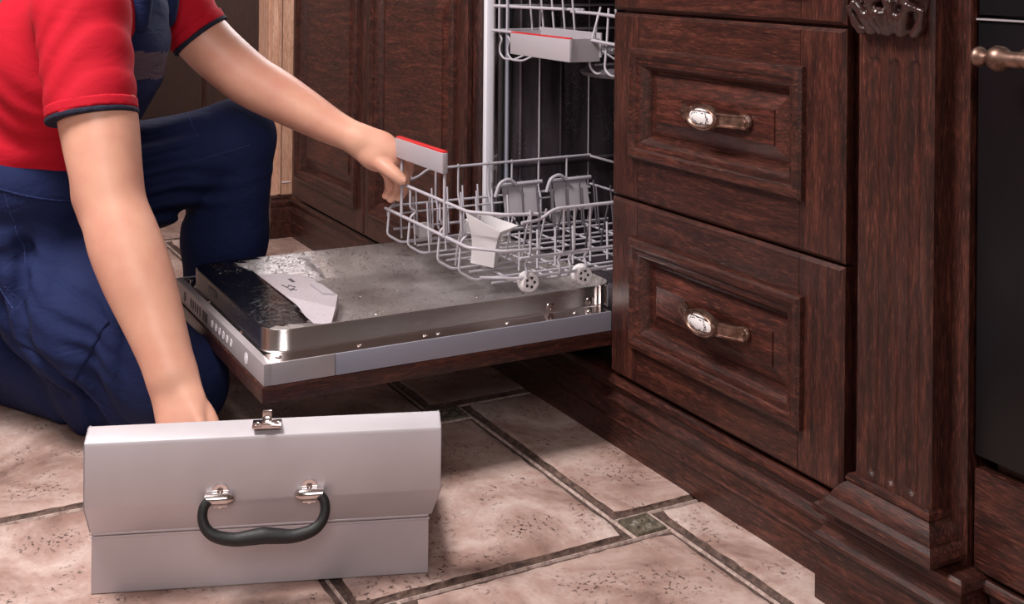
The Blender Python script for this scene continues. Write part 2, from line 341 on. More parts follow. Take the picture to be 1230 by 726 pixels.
MB().box(-4.6, 3.2, .72, .80, -.06, 2.7).build('wall_back', PLASTER, kind='structure')
MB().box(-4.7, -4.6, -3.8, .80, -.06, 2.7).build('wall_left', PLASTER, kind='structure'); MB().box(3.2, 3.3, -3.8, .80, -.06, 2.7).build('wall_right', PLASTER, kind='structure')
MB().box(-4.7, 3.3, -3.9, -3.8, -.06, 2.7).build('wall_front', PLASTER, kind='structure'); MB().box(-4.7, 3.3, -3.9, .80, 2.62, 2.7).build('ceiling', PLASTER, kind='structure')

wf_ = MB()
for a, b, c, d in ((-3.84, -3.80, 1.05, 2.52), (-1.20, -1.16, 1.05, 2.52), (-2.52, -2.48, 1.05, 2.52)): wf_.box(a, b, .66, .72, c, d, .004)
for c, d in ((1.02, 1.06), (2.50, 2.54)): wf_.box(-3.86, -1.14, .655, .72, c, d, .004)
w1 = wf_.build('added_window_1', WHITE, kind='structure')  # added window out of view, placed and sized for the flange reflection
GLOWPANE = base_mat('added_glowing_glass', (235, 240, 250), .1); GLOWPANE.node_tree.nodes['Principled BSDF'].inputs['Emission Color'].default_value = (.95, .97, 1, 1); GLOWPANE.node_tree.nodes['Principled BSDF'].inputs['Emission Strength'].default_value = 2.5
for a, b in ((-3.80, -2.52), (-2.48, -1.20)): MB().box(a, b, .705, .715, 1.06, 2.50).build('added_glow_pane', GLOWPANE, w1)  # glowing panes added behind the lamp to go with it
# ------------------------------------------------------------------ panelled fronts
MOULD = [(0, 0), (.001, .007), (.005, .012), (.011, .0135), (.017, .0115), (.021, .007), (.024, .0065), (.029, .0055), (.033, .002), (.038, -.006), (.041, -.012), (.042, -.0155)]
def panelled(kind, parent, x0, x1, z0, z1, mx0, mx1, mz0, mz1, sx0, sx1, field=.032, mat_h=WX, y=0.0, th=.022):
    """framed front: stiles, rails, moulding and a raised panel, all sub-parts of the drawer or door"""
    d = MB(); d.box(x0 + .002, x1 - .002, y + .017, y + th, z0 + .002, z1 - .002); part = d.build(kind, WZ, parent)
    o = .030
    C_ = .0055
    slab(x0, sx0, z0, z1, y, l=C_, b=C_, t=C_).build('stile', WZ, part); slab(sx1, x1, z0, z1, y, r=C_, b=C_, t=C_).build('stile', WZ, part)
    slab(sx0, sx1, mz1 - o, z1, y, t=C_).build('rail', mat_h, part); slab(sx0, sx1, z0, mz0 + o, y, b=C_).build('rail', mat_h, part)
    MB().frame(mx0, mx1, mz0, mz1, y, MOULD).build('moulding', WX, part, smooth=30)
    MB().frame(mx0 + .04, mx1 - .04, mz0 + .04, mz1 - .04, y, [(0, -.0155), (.006, -.0155), (.008, -.0145), (field, -.005), (field + .0006, -.0022), (field + .0024, -.0018)], cap=True).build('raised_panel', WB, part)
    return part
def slab(x0, x1, z0, z1, y, l=.0006, r=.0006, b=.0006, t=.0006):
    """board whose front edges are chamfered by l, r, b, t"""
    m_ = MB(); vs = [(x0, y + .0165, z0), (x1, y + .0165, z0), (x1, y + .0165, z1), (x0, y + .0165, z1)]
    for k in (1, 0): vs += [(x0 + l * (1 - k), y + k * max(l, .001), z0 + b * (1 - k)), (x1 - r * (1 - k), y + k * max(r, .001), z0 + b * (1 - k)), (x1 - r * (1 - k), y + k * max(r, .001), z1 - t * (1 - k)), (x0 + l * (1 - k), y + k * max(l, .001), z1 - t * (1 - k))]
    my = max(l, r, b, t)
    for i in range(4, 8): vs[i] = (vs[i][0], y + my, vs[i][2])
    m_.add(vs, [[0, 1, 2, 3]] + [[i * 4 + j, i * 4 + (j + 1) % 4, i * 4 + 4 + (j + 1) % 4, i * 4 + 4 + j] for i in (0, 1) for j in range(4)] + [[8, 9, 10, 11]]); return m_
def pull(parent, cx, cz):
    m_ = MB(); L = .086; n = 36; hw = []
    for i in range(n + 1):
        s = -1 + 2 * i / n; x = cx + s * L; a = abs(s)
        out = .004 if a > .90 else .004 + .026 * (1 - (a / .90) ** 2) ** .8
        wd = .0125 if a > .86 else .0108 + .0015 * (1 - a)
        if a > .95: wd *= math.sqrt(max(.05, 1 - ((a - .95) / .05) ** 2))
        hw.append((x, out, wd))
    pr = [(-1, -.001), (-.93, .0022), (-.70, .0026), (-.62, .0008), (.62, .0008), (.70, .0026), (.93, .0022), (1, -.001)]; k = len(pr)
    vs = [(x, -out - hh, cz + c * wd) for x, out, wd in hw for c, hh in pr]
    fs = [[i * k + j, i * k + j + 1, (i + 1) * k + j + 1, (i + 1) * k + j] for i in range(n) for j in range(k - 1)]
    vs2 = [(x, -max(out - .004, 0), cz + c * wd) for x, out, wd in hw for c in (-1, 1)]
    m_.add(vs, fs); b = 0; m_.add(vs2, [[i * 2, i * 2 + 1, i * 2 + 3, i * 2 + 2] for i in range(n)])
    for s in (-1, 1): m_.lathe([(.0105, 0), (.0105, .004), (.009, .006)], (cx + s * L * .93, 0, cz), (0, -1, 0), 18); m_.lathe([(.003, .005), (.003, .0075), (.0015, .0085)], (cx + s * L * .93, 0, cz), (0, -1, 0), 10)
    ring = [(.039, .0205, .020), (.0405, .0212, .0285), (.0385, .0198, .0315), (.0355, .0172, .0305), (.0335, .0162, .032), (.0315, .0150, .0305), (.0305, .0142, .030)]; N = 36
    vs = [(cx + a * math.cos(2 * math.pi * j / N), -h, cz + b_ * math.sin(2 * math.pi * j / N)) for a, b_, h in ring for j in range(N)]
    m_.add(vs, [[i * N + j, i * N + (j + 1) % N, (i + 1) * N + (j + 1) % N, (i + 1) * N + j] for i in range(len(ring) - 1) for j in range(N)] + [list(range(N))])
    m_.build('pull_handle', BRONZE, parent, smooth=50, label='aged bronze bow handle with an oval centre')
    m_ = MB(); vs = []
    for a in (1, .8, .55, .25): vs += [(cx + .0305 * a * math.cos(2 * math.pi * j / N), -.030 - .005 * (1 - a * a), cz + .0142 * a * math.sin(2 * math.pi * j / N)) for j in range(N)]
    m_.add(vs, [[i * N + j, i * N + (j + 1) % N, (i + 1) * N + (j + 1) % N, (i + 1) * N + j] for i in range(3) for j in range(N)] + [[3 * N + j for j in range(N)]])
    m_.build('porcelain_plate', PORC, parent, smooth=60, label='white porcelain oval with a dark leaf wreath')
    m_ = MB(); rnd = random.Random(3)
    for j in range(30):
        a = 2 * math.pi * (j + rnd.uniform(-.3, .3)) / 30
        if abs(math.sin(a)) < .28 and math.cos(a) < 0: continue
        rr = .66 + rnd.uniform(-.09, .09); X, Z = cx + .0305 * rr * math.cos(a), cz + .0142 * rr * math.sin(a); yy = -.0302 - .005 * (1 - rr * rr); b = a + math.pi / 2 + rnd.uniform(-.9, .9); l_, w_ = rnd.uniform(.0016, .0034), .0010
        dx, dz = math.cos(b), math.sin(b); m_.add([(X - dx * l_, yy, Z - dz * l_), (X - dz * w_, yy - .0002, Z + dx * w_), (X + dx * l_, yy, Z + dz * l_), (X + dz * w_, yy - .0002, Z - dx * w_)], [[0, 1, 2, 3]])
    m_.build('leaf_wreath', PLDARK, parent)

cab = thing('drawer_cabinet', (.295, .28, 0), 'dark oak drawer cabinet with panelled fronts and bow handles beside the dishwasher', 'cabinet')
MB().box(.004, .602, .024, .58, .145, .945).build('carcass', WZ, cab)
d1 = panelled('drawer', cab, 0, .592, .4655, .7985, .064, .514, .541, .740, .083, .502); pull(d1, .303, .642)
d2 = panelled('drawer', cab, 0, .592, .140, .4615, .067, .514, .204, .402, .083, .502); pull(d2, .303, .311)
d3 = panelled('drawer', cab, 0, .592, .8035, .940, .064, .514, .842, .915, .083, .502, field=.012)

# plinth boards: profile (out, z)
PLINTH = [(-.05, .132), (-.012, .132), (-.004, .131), (.000, .126), (.001, .119), (-.002, .116), (-.010, .110), (-.012, .100), (-.006, .092), (-.001, .088), (-.001, .084), (-.006, .081), (-.0065, .053), (-.004, .051), (-.004, .049), (-.008, .047), (-.008, 0), (-.05, 0)]
MB().run(-.598, .572, PLINTH, 0.002).build('baseboard_right', WX, smooth=40, kind='structure')
MB().run(-1.905, -.598, PLINTH, 0.012).build('baseboard_left', WX, smooth=40, kind='structure')

# fluted pilaster between drawers and oven
pil = thing('fluted_pilaster', (.715, .1, 0), 'dark oak fluted pilaster with carved top between drawers and oven', 'pilaster')
def pil_shaft():
    m_ = MB(); xs = np.linspace(.648, .779, 67); zs = np.concatenate([[.19, .2], np.linspace(.205, .225, 9), np.linspace(.26, .72, 6), np.linspace(.752, .772, 9), [.78, .86, .9465]])
    vs = []
    for z in zs:
        for x in xs:
            dmin = 9
            for c in (.681, .715, .750):
                zz = min(max(z, .218), .758); dmin = min(dmin, math.hypot(x - c, z - zz))
            dep = .0055 * math.sqrt(max(0, 1 - (dmin / .0095) ** 2)); e = min(x - .648, .779 - x); ch = max(0, .005 - e)
            vs.append((x, -.031 + dep + ch, z))
    k = len(xs); m_.add(vs, [[i * k + j, i * k + j + 1, (i + 1) * k + j + 1, (i + 1) * k + j] for i in range(len(zs) - 1) for j in range(k - 1)])
    for x in (.648, .779): m_.add([(x, -.026, .19), (x, .03, .19), (x, .03, .9465), (x, -.026, .9465)], [[0, 1, 2, 3]])
    return m_
pil_shaft().build('shaft', WZ, pil, smooth=40)
MB().box(.621, .812, .0, .3, .135, .945, .002).build('back_stile', WZ, pil)
BASEM = [(0, .200), (.006, .198), (.008, .192), (.006, .188), (.012, .183), (.020, .172), (.022, .166), (.028, .160), (.032, .152), (.030, .145), (.010, .140)]
MB().wrap(.648, .779, -.031, .02, BASEM).build('base_moulding', WX, pil, smooth=18)
PL2 = [(0, .137), (.018, .137), (.022, .133), (.024, .124), (.020, .118), (.014, .112), (.012, .104), (.016, .097), (.022, .092), (.022, .086), (.016, .082), (.016, .052), (.020, .050), (.020, 0)]
MB().wrap(.600, .815, -.016, .02, PL2).build('foot', WX, pil, smooth=18)
# carved leaf block
cp = []; cx = .715
def leafc(pts, r0, r1, k=.006):
    n = len(pts)
    for i in range(n - 1): cp.append(rcone(pts[i], pts[i + 1], r0 + (r1 - r0) * i / (n - 1), r0 + (r1 - r0) * (i + 1) / (n - 1), k))
for s in (-1, 1):
    leafc([(cx + s * .006, -.046, .803), (cx + s * .018, -.052, .820), (cx + s * .016, -.058, .842), (cx + s * .004, -.056, .852)], .008, .006)
    leafc([(cx + s * .026, -.044, .803), (cx + s * .034, -.050, .822), (cx + s * .046, -.056, .838), (cx + s * .056, -.050, .834)], .009, .004)
    leafc([(cx + s * .046, -.042, .802), (cx + s * .055, -.044, .812), (cx + s * .064, -.050, .832)], .008, .004)
    leafc([(cx + s * .03, -.044, .845), (cx + s * .045, -.05, .860), (cx + s * .06, -.046, .875)], .010, .005)
leafc([(cx, -.050, .808), (cx, -.060, .826)], .007, .010); leafc([(cx, -.046, .85), (cx, -.054, .88), (cx, -.05, .90)], .012, .006)
cp.append(ell((cx, -.034, .85), np.eye(3), (.062, .014, .052), .006))
def carve(ps, X): return np.maximum(union(ps, X), .797 - X[:, 2])
sdf_obj('carving', cp, CARVE, pil, .0026, carve)

# oven with the timber drawer below it
ov = thing('built_in_oven', (1.1, .28, 0), 'black glass built-in oven with bronze bar handle beside fluted pilaster', 'oven')
MB().box(.822, 1.41, .03, .58, .28, .94).build('housing', BLACKGLASS, ov)
MB().box(.820, 1.412, .004, .03, .280, .8215, .0015).build('oven_door', BLACKGLASS, ov, smooth=30)
MB().box(.820, 1.412, .000, .03, .8225, .8245).build('door_trim', SILVER, ov); MB().box(.820, 1.412, .006, .03, .829, .94).build('control_fascia', BLACKGLASS, ov)
hm = MB(); hm.lathe([(.004, 0), (.010, .002), (.0125, .007), (.0125, .010), (.009, .016), (.006, .019), (.0065, .022), (.012, .026), (.0155, .033), (.0150, .041), (.0125, .047), (.0095, .050), (.0095, .50), (.012, .505), (.015, .512), (.0155, .52), (.006, .532)], (.858, -.048, .781), (1, 0, 0), 24)
hm.build('oven_handle', BRONZE, ov, smooth=50, label='bronze bar with turned end knobs')
for x in (.892, 1.375): MB().lathe([(.011, 0), (.007, .006), (.006, .045)], (x, .004, .781), (0, -1, 0), 16).build('handle_post', BRONZE, ov, smooth=50)
oc = thing('oven_cabinet', (1.1, .28, 0), 'dark oak plain drawer front under the black oven', 'cabinet')
MB().box(.820, 1.412, .002, .022, .138, .264, .004).build('drawer_front', WX, oc, smooth=35)
MB().box(.838, 1.412, .024, .58, .0, .275).build('carcass', WX, oc); MB().run(.838, 1.412, PLINTH, 0.0).build('plinth', WX, oc, smooth=40)

# left cabinet: two panelled doors
lc = thing('base_cabinet', (-1.21, .28, 0), 'dark oak base cabinet with two panelled doors beside pale wood pilaster', 'cabinet')
MB().box(-1.835, -.602, .020, .58, .145, .945).build('carcass', WZ, lc)
LM = [(d * .85, h) for d, h in MOULD]
panelled('door', lc, -1.828, -1.219, .142, .940, -1.778, -1.262, .205, .86, -1.745, -1.295, field=.04)
panelled('door', lc, -1.215, -.606, .142, .940, -1.165, -.655, .205, .86, -1.13, -.69, field=.04)

# pale wood pilaster and the dark unit beyond it
bp = thing('pale_wood_pilaster', (-1.99, .1, 0), 'pale beech cabinet pilaster on a dark moulded plinth', 'pilaster')
MB().box(-2.055, -1.900, -.042, .3, .13, .945, .003).build('post', BEECH, bp, smooth=30); MB().box(-2.04, -1.930, -.046, -.041, .18, .92, .002).build('front_panel', BEECH, bp)
MB().box(-1.9005, -1.897, -.010, .019, .175, .178).build('side_batten', WHITE, bp); MB().box(-1.9005, -1.894, -.026, -.014, .14, .94, .001).build('side_strip', BEECH, bp)
MB().wrap(-2.055, -1.900, -.036, .1, [(0, .137), (.006, .136), (.010, .130), (.008, .122), (.012, .117), (.013, .106), (.008, .098), (.010, .09), (.010, .058), (.014, .055), (.015, 0)]).build('foot', WX, bp, smooth=40)
tc = thing('side_cabinet', (-2.5, .28, 0), 'plain dark oak cabinet beyond the pale pilaster', 'cabinet')
MB().box(-4.5, -2.078, .012, .58, .0, .945, .003).build('carcass', WZ, tc); MB().frame(-2.95, -2.14, .2, .90, .011, MOULD).build('moulding', WZ, tc, smooth=50); MB().box(-2.9, -2.19, .006, .013, .26, .84, .003).build('door_panel', WZ, tc)
MB().box(-1.90, 1.42, -.03, .6, .948, .985, .006).build('worktop', STONE, smooth=35, label='stone worktop lying over the oak cabinets', category='worktop')

# ------------------------------------------------------------------ dishwasher
dw = thing('dishwasher', (-.30, .3, .0), 'built-in dishwasher with its wet steel door folded down between oak cabinets', 'dishwasher')
tub = MB(); tub.box(-.592, -.578, .075, .56, .20, .90).box(-.022, -.008, .075, .56, .20, .90).box(-.592, -.008, .56, .572, .20, .90).box(-.592, -.008, .04, .572, .20, .214).box(-.592, -.008, .075, .572, .89, .90)
tub = tub.build('tub', TUB, dw)
MB().box(-.592, -.008, .05, .57, .0, .19).build('base_unit', BLACKGAP, dw)
MB().box(-.600, -.583, .042, .060, .15, .90, .002).build('side_flange', WHITE, dw, smooth=30); MB().box(-.600, -.581, .0605, .074, .15, .90, .002).build('side_flange', SHINY, dw, smooth=30)
MB().box(-.017, -.004, .042, .074, .15, .90, .002).build('side_flange', WHITE, dw, smooth=30)
for yy, r, mt in ((.079, .004, BLACKGAP), (.092, .0055, SILVERBLUE), (.101, .003, BLACKGAP), (.128, .004, TUB), (.178, .0022, PLGREY), (.236, .003, TUB), (.313, .0018, PLGREY), (.42, .003, TUB)):
    MB().tube([(-.577, yy, .214), (-.577, yy, .89)], r, 8).build('wall_rib', mt, tub, smooth=60)
for yy in (.13, .29, .38): MB().box(-.578, -.572, yy, yy + .05, .30, .306, .001).build('wall_lug', TUB, tub)
MB().tube([(-.57, .10, .425), (-.57, .55, .425)], .006, 8).build('rack_runner', TUB, tub, smooth=60)
MB().tube([(-.565, .09, .70), (-.565, .55, .70)], .006, 8).build('rack_runner', TUB, tub, smooth=60)
sp = MB(); sp.lathe([(.02, 0), (.12, .004), (.125, .012), (.11, .020), (.03, .024)], (-.20, .20, .655), (0, 0, 1), 40); sp.build('spray_arm', PLDARK if 0 else WIREDK, dw, smooth=40)
# door
door = MB().box(-.594, -.006, -.640, .006, .2125, .2462).build('door', DARKREFLSTEEL, dw)
MB().box(-.598, -.002, -.655, .018, .186, .2115, .0015).build('oak_front', WY, door, smooth=30, label='dark oak panel under the door')
cpn = MB(); cpn.box(-.598, -.004, -.652, -.638, .2125, .2475, .001); cpn.box(-.0065, -.0035, -.6385, -.5325, .2125, .2475, .0006); cpn.build('control_panel', SILVER, door, smooth=30)
MB().box(-.0065, -.003, -.5315, .004, .2125, .2475, .0006).build('side_trim', SILVERBLUE, door, smooth=30); MB().box(-.598, -.594, -.638, .004, .2125, .2475, .0006).build('side_trim', SILVERBLUE, door)
MB().box(-.052, -.0065, -.6385, .004, .2462, .2472).build('top_flange', SHINY, door)
yb = -.6523
for k, (x, wd, ht, mt) in enumerate([(-.517, .010, .018, PLDARK)] + [(-.468 + i * .017, .006, .019, PLDARK) for i in range(5)] + [(-.365, .034, .017, PLDARK)] + [(-.312 + i * .0245, .013, .014, WHITE) for i in range(6)]):
    q = MB(); n = 16
    if wd > .03: q.box(x - wd / 2, x + wd / 2, yb - .0006, yb + .001, .230 - ht / 2, .230 + ht / 2, .0005)
    elif mt is WHITE:
        for j in range(14):
            if k % 2 and j in (3, 4): continue
            a0, a1 = [2 * math.pi * (j + d_) / 14 for d_ in (0, 1)]; q.prism([(x + r_ * math.cos(a_), .2305 + r_ * 1.15 * math.sin(a_)) for r_, a_ in ((.0062, a0), (.0062, a1), (.0044, a1), (.0044, a0))], yb - .0004, yb + .001, axis=1)
        q.box(x - .0012, x + .0012, yb - .0004, yb + .001, .2293, .2317)
    else:
        q.prism([(x + wd / 2 * math.cos(2 * math.pi * j / n), .230 + ht / 2 * math.sin(2 * math.pi * j / n)) for j in range(n)], yb - .0006, yb + .001, axis=1)
    q.build('display' if wd > .03 else 'button', mt, door)
MB().lathe([(.0095, 0), (.0095, .0007)], (-.100, yb + .0003, .230), (0, -1, 0), 24).lathe([(.003, .0007), (.003, .0012)], (-.100, yb + .0003, .230), (0, -1, 0), 12).build('button', WHITE, door)
for x, y in ((-.57, -.628), (-.40, -.6335), (-.19, -.6335), (-.03, -.620)): MB().lathe([(.006, 0), (.0055, .002), (.003, .003)], (x, y, .2465), (0, 0, 1), 14).build('screw', SHINY, door, smooth=40)
for y in (-.48, -.36, -.335, -.20, -.06, -.03): MB().lathe([(.0045, 0), (.004, .0015), (.002, .0025)], (-.028, y, .2472), (0, 0, 1), 12).build('screw', SHINY, door, smooth=40)
# raised inner liner with rounded corners
LX0, LX1, LY0, LY1 = -.548, -.050, -.632, .045
def rr_ring(ins, n=14, r=.042):
    x0, x1, y0, y1 = LX0 + ins, LX1 - ins, LY0 + ins, LY1 - ins; r = max(.004, r - ins); out = []
    for cx_, cy_, a0 in ((x1 - r, y0 + r, -90), (x1 - r, y1 - r, 0), (x0 + r, y1 - r, 90), (x0 + r, y0 + r, 180)):
        for j in range(n): a = math.radians(a0 + 90 * j / (n - 1)); out.append((cx_ + r * math.cos(a), cy_ + r * math.sin(a)))
        out.append(None)
    pts = [p for p in out if p is not None]
    # add points along the straights
    res = []
    for i in range(len(pts)):
        a, b = pts[i], pts[(i + 1) % len(pts)]; res.append(a); L = math.dist(a, b)
        if i % n == n - 1:
            k = 40
            for j in range(1, k): t = j / k; res.append((a[0] + (b[0] - a[0]) * t, a[1] + (b[1] - a[1]) * t))
    return res
def sst(a, b, x): t = min(1, max(0, (x - a) / (b - a))); return t * t * (3 - 2 * t)
RIM = .2835
def linerz(x, y):
    ledge = -.556 + .02 * sst(-.52, -.42, x) - .012 * sst(-.22, -.1, x)
    far = 1 - min(1, max(0, (x + .540) / .115)); near = sst(-.076, -.060, x); front = 1 - sst(ledge, ledge + .018, y)
    z = .2545 + .029 * max(near, front) + .029 * far * (1 - max(near, front))
    if -.535 < x < -.43 and abs(y + .392 - .1 * (x + .48)) < .007: z -= .004
    return min(z, RIM)
lw = MB(); base = rr_ring(0); N = len(base); vs = []
for ins, z in ((-.004, .2466), (0, .250), (0, RIM - .002), (.0015, RIM)): vs += [(x, y, z) for x, y in rr_ring(ins)]
lw.add(vs, [[i * N + j, i * N + (j + 1) % N, (i + 1) * N + (j + 1) % N, (i + 1) * N + j] for i in range(3) for j in range(N)]); lw.build('liner_wall', STEEL, door, smooth=50)
lt = MB(); cx_, cy_ = (LX0 + LX1) / 2, (LY0 + LY1) / 2; rings = 46; r0 = rr_ring(.0015); vs = []
for i in range(rings):
    s = 1 - (i / (rings - 1)) ** .8 * .985
    for x, y in r0: X, Y = cx_ + (x - cx_) * s, cy_ + (y - cy_) * s; vs.append((X, Y, linerz(X, Y) if i else RIM))
fs = [[i * N + j, i * N + (j + 1) % N, (i + 1) * N + (j + 1) % N, (i + 1) * N + j] for i in range(rings - 1) for j in range(N)] + [[(rings - 1) * N + j for j in range(N)]]
for f in fs:
    c = np.mean([vs[i] for i in f], 0); lt.mi = 1 if c[2] > RIM - .0022 and c[1] < -.50 and c[0] < -.075 else 0; lt.add([], []); lt.f.append(tuple(f)); lt.m.append(lt.mi)
lt.v = [tuple(p) for p in vs]; lt.build('liner_basin', [WETSTEEL, DARKREFLSTEEL], door, smooth=50)
for y in (-.099, -.014):
    q = MB(); q.lathe([(.0085, 0), (.008, .002), (.005, .003)], (-.050, y, .257), (1, 0, 0), 18); q.box(-.0475, -.0465, y - .005, y + .005, .2562, .2578).box(-.0475, -.0465, y - .0008, y + .0008, .252, .262); q.build('screw', SHINY, door, smooth=40)
for dy in (0, .012): MB().box(-.046, -.040, .004 + dy, .008 + dy, .245, .285).build('hinge_arm', SHINY, door)
MB().box(-.41, -.36, -.6345, -.631, .262, .274, .0005).build('latch_slot', PLDARK, door)
# detergent dispenser
dm = MB(); zt = .279; top = [(-.432, -.548), (-.418, -.486), (-.372, -.452), (-.225, -.446), (-.150, -.478), (-.262, -.535)]; bot = [(-.432, -.550), (-.418, -.484), (-.372, -.450), (-.222, -.444), (-.118, -.500), (-.257, -.556)]
n = 6; dm.add([(x, y, .254) for x, y in bot] + [(x, y, zt) for i, (x, y) in enumerate(top)], [[i, (i + 1) % n, n + (i + 1) % n, n + i] for i in range(n)] + [[n + i for i in range(n)]])
dm.build('dispenser', PLWET, door, label='grey plastic detergent dispenser')
q = MB()
q.box(-.372, -.345, -.492, -.486, zt - .0005, zt + .0006); q.build('dispenser_mark', PLDARK, door)
q = MB(); X0, Y0 = -.335, -.516
for a, b in (((0, 0), (.022, .004)), ((.022, .004), (.008, .012)), ((.008, .012), (.026, .018)), ((.030, .002), (.046, .014)), ((.030, .014), (.046, .002))):
    d = Vector((b[0] - a[0], b[1] - a[1])).normalized(); nn = Vector((-d.y, d.x)) * .0012
    q.prism([(X0 + a[0] - nn.x, Y0 + a[1] - nn.y), (X0 + b[0] - nn.x, Y0 + b[1] - nn.y), (X0 + b[0] + nn.x, Y0 + b[1] + nn.y), (X0 + a[0] + nn.x, Y0 + a[1] + nn.y)], zt - .0005, zt + .0006)
q.build('dispenser_mark', PLDARK, door)
MB().prism([(-.31, -.470), (-.235, -.470), (-.222, -.452), (-.30, -.452)], zt - .001, zt + .004).build('dispenser_lid', PLGREY, door)
# water drops lying on the liner
wm = base_mat('water', (255, 255, 255), .03); wm.node_tree.nodes['Principled BSDF'].inputs['Transmission Weight'].default_value = 1.0; wm.node_tree.nodes['Principled BSDF'].inputs['IOR'].default_value = 1.33
q = MB(); rnd = random.Random(5)
for i in range(900):
    if i < 500: x, y = rnd.uniform(-.54, -.44), rnd.uniform(-.60, -.12)
    else: x, y = rnd.uniform(-.44, -.08), rnd.uniform(-.55, -.05)
    if -.44 < x < -.10 and -.565 < y < -.44: 
        continue
    r = rnd.choice((.0012, .0016, .002, .0028)); z = linerz(x, y) + .0001; k = 7
    vs = [(x + r * math.cos(2 * math.pi * j / k), y + r * math.sin(2 * math.pi * j / k), z) for j in range(k)] + [(x + .6 * r * math.cos(2 * math.pi * j / k), y + .6 * r * math.sin(2 * math.pi * j / k), z + r * .5) for j in range(k)] + [(x, y, z + r * .62)]
    q.add(vs, [[j, (j + 1) % k, k + (j + 1) % k, k + j] for j in range(k)] + [[k + j, k + (j + 1) % k, 2 * k] for j in range(k)])
q.build('water_drops', wm, door, smooth=180, kind='stuff')

# ------------------------------------------------------------------ lower rack
lr = thing('lower_dish_rack', (-.295, .03, .285), 'grey wire lower dish rack rolled out onto the open door', 'dish rack')
def wire(name, pts, r=.0023, par=lr, mt=WIRE, fr=.012): return MB().tube(fillet(pts, fr) if len(pts) > 2 else pts, r, 8).build(name, mt, par, smooth=60)
YF, YBk = -.24, .30; XN, XF = -.045, -.547; ZT, ZL, ZB = .435, .370, .300
wire('rail', [(-.41, YF, ZT), (-.10, YF - .004, ZT), (-.055, -.19, ZT - .002), (-.045, -.13, ZT - .004)], .0033)                  # front top rail turning to the near side
wire('rail', [(-.043, -.165, .418), (-.046, -.125, .420), (-.046, -.095, ZT + .002), (-.046, YBk, ZT + .004)], .0033)
wire('rail', [(-.495, YF, ZL), (-.10, YF - .004, ZL), (-.06, -.19, ZL - .004), (-.058, -.12, ZL - .006)], .0033)
wire('rail', [(-.048, -.165, .353), (-.048, YBk, .357)], .0030)
wire('rail', [(XF, YBk, ZT + .003), (XF, -.118, ZT), (-.53, -.15, ZT - .012), (-.515, -.18, ZT - .016), (-.478, -.19, ZT)], .0030)
wire('rail', [(XF, YBk, .362), (XF, -.19, .362), (-.52, -.225, .362), (-.485, YF + .002, .356)], .0028)
wire('rail', [(XF, YBk, ZT), (-.046, YBk, ZT)], .0030); wire('rail', [(XF, YBk, ZL), (-.046, YBk, ZL)], .0028)
for x in (-.478, -.372, -.232, -.140):     # front hoops
    wire('wire', [(x, YF + .002, ZL + (.064 if x != -.478 else .03)), (x, YF + .002, .392), (x + .0, YF + .016, .384), (x, YF + .002, .374), (x, YF - .003, .318), (x + .006, -.214, ZB), (x + .006, -.15, ZB), (x + .006, YBk, ZB)], .0025, fr=.009)
wire('wire', [(-.402, YF - .004, .50), (-.402, YF - .004, ZL)], .0030); wire('wire', [(-.196, YF - .006, .50), (-.196, YF - .006, ZL)], .0033)
for y in (-.10, -.045, .03, .09, .16, .235): wire('wire', [(XF, y, ZT + .006), (XF, y, .372), (XF + .012, y, .350), (XF + .012, y, .312), (XF + .03, y, ZB - .002), (-.30, y, ZB - .002)], .0025)
for y in (-.145, -.075, -.052, -.018, .05, .13, .22): wire('wire', [(XN, y, ZT + .004), (XN, y, .360), (-.054, y, .348), (-.066, y, .338), (-.055, y, .322), (-.062, y, ZB + .008), (-.10, y, ZB - .003), (-.30, y, ZB - .003)], .0025, fr=.008)
wire('rail', [(-.060, YBk, .314), (-.060, -.16, .314), (-.135, -.20, .303)], .0028)
wire('rail', [(-.52, -.21, .318), (-.525, YBk, .318)], .0028)
for x in (-.47, -.42, -.32, -.28, -.18, -.09): wire('wire', [(x, -.20, ZB + .003), (x, YBk, ZB + .003)], .0022)
rnd = random.Random(2)
for x, lean in ((-.50, .02), (-.43, .022), (-.36, .022), (-.24, -.022)):
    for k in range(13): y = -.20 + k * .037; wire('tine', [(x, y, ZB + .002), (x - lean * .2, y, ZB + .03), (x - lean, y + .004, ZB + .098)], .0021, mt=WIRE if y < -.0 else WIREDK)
for k in range(9): y = -.11 + k * .040; wire('tine', [(-.150, y, ZB + .002), (-.156, y + .004, ZB + .03), (-.168, y + .010, ZB + .072)], .0023)
wire('rail', [(-.50, -.21, ZB + .055), (-.515, .28, ZB + .055)], .0022)
hb = MB(); hb.box(-.412, -.186, YF - .016, YF - .004, .4905, .530, .003); hb.build('handle', PLGREY, lr, smooth=35, label='flat grey plastic handle'); MB().box(-.410, -.188, YF - .0145, YF - .0035, .5285, .5335, .002).build('handle_strip', PLRED, lr, smooth=35, label='red strip along the handle top')
for x, sgn in ((-.066, 1), (-.526, -1)):
    for y in (-.137, -.022, .20):
        wl = MB().lathe([(.006, -.008), (.019, -.008), (.020, -.004), (.0185, .002), (.0175, .006), (.0165, .010), (.012, .0105), (.0115, .008), (.004, .008), (.004, .010)], (x, y, .2845 + .0195 if sgn > 0 else .306), (sgn, 0, 0), 26).build('wheel', PLWHITE, lr, smooth=40)
        hub = MB(); zc = .2845 + .0195 if sgn > 0 else .306
        for k in range(5):
            a = 2 * math.pi * k / 5; hub.box(x + sgn * .0082 if sgn > 0 else x - .0092, x + sgn * .0092 if sgn > 0 else x - .0082, y + math.cos(a) * .0085 - .0022, y + math.cos(a) * .0085 + .0022, zc + math.sin(a) * .0085 - .0022, zc + math.sin(a) * .0085 + .0022)
        hub.build('wheel_slot', PLDARK, wl)
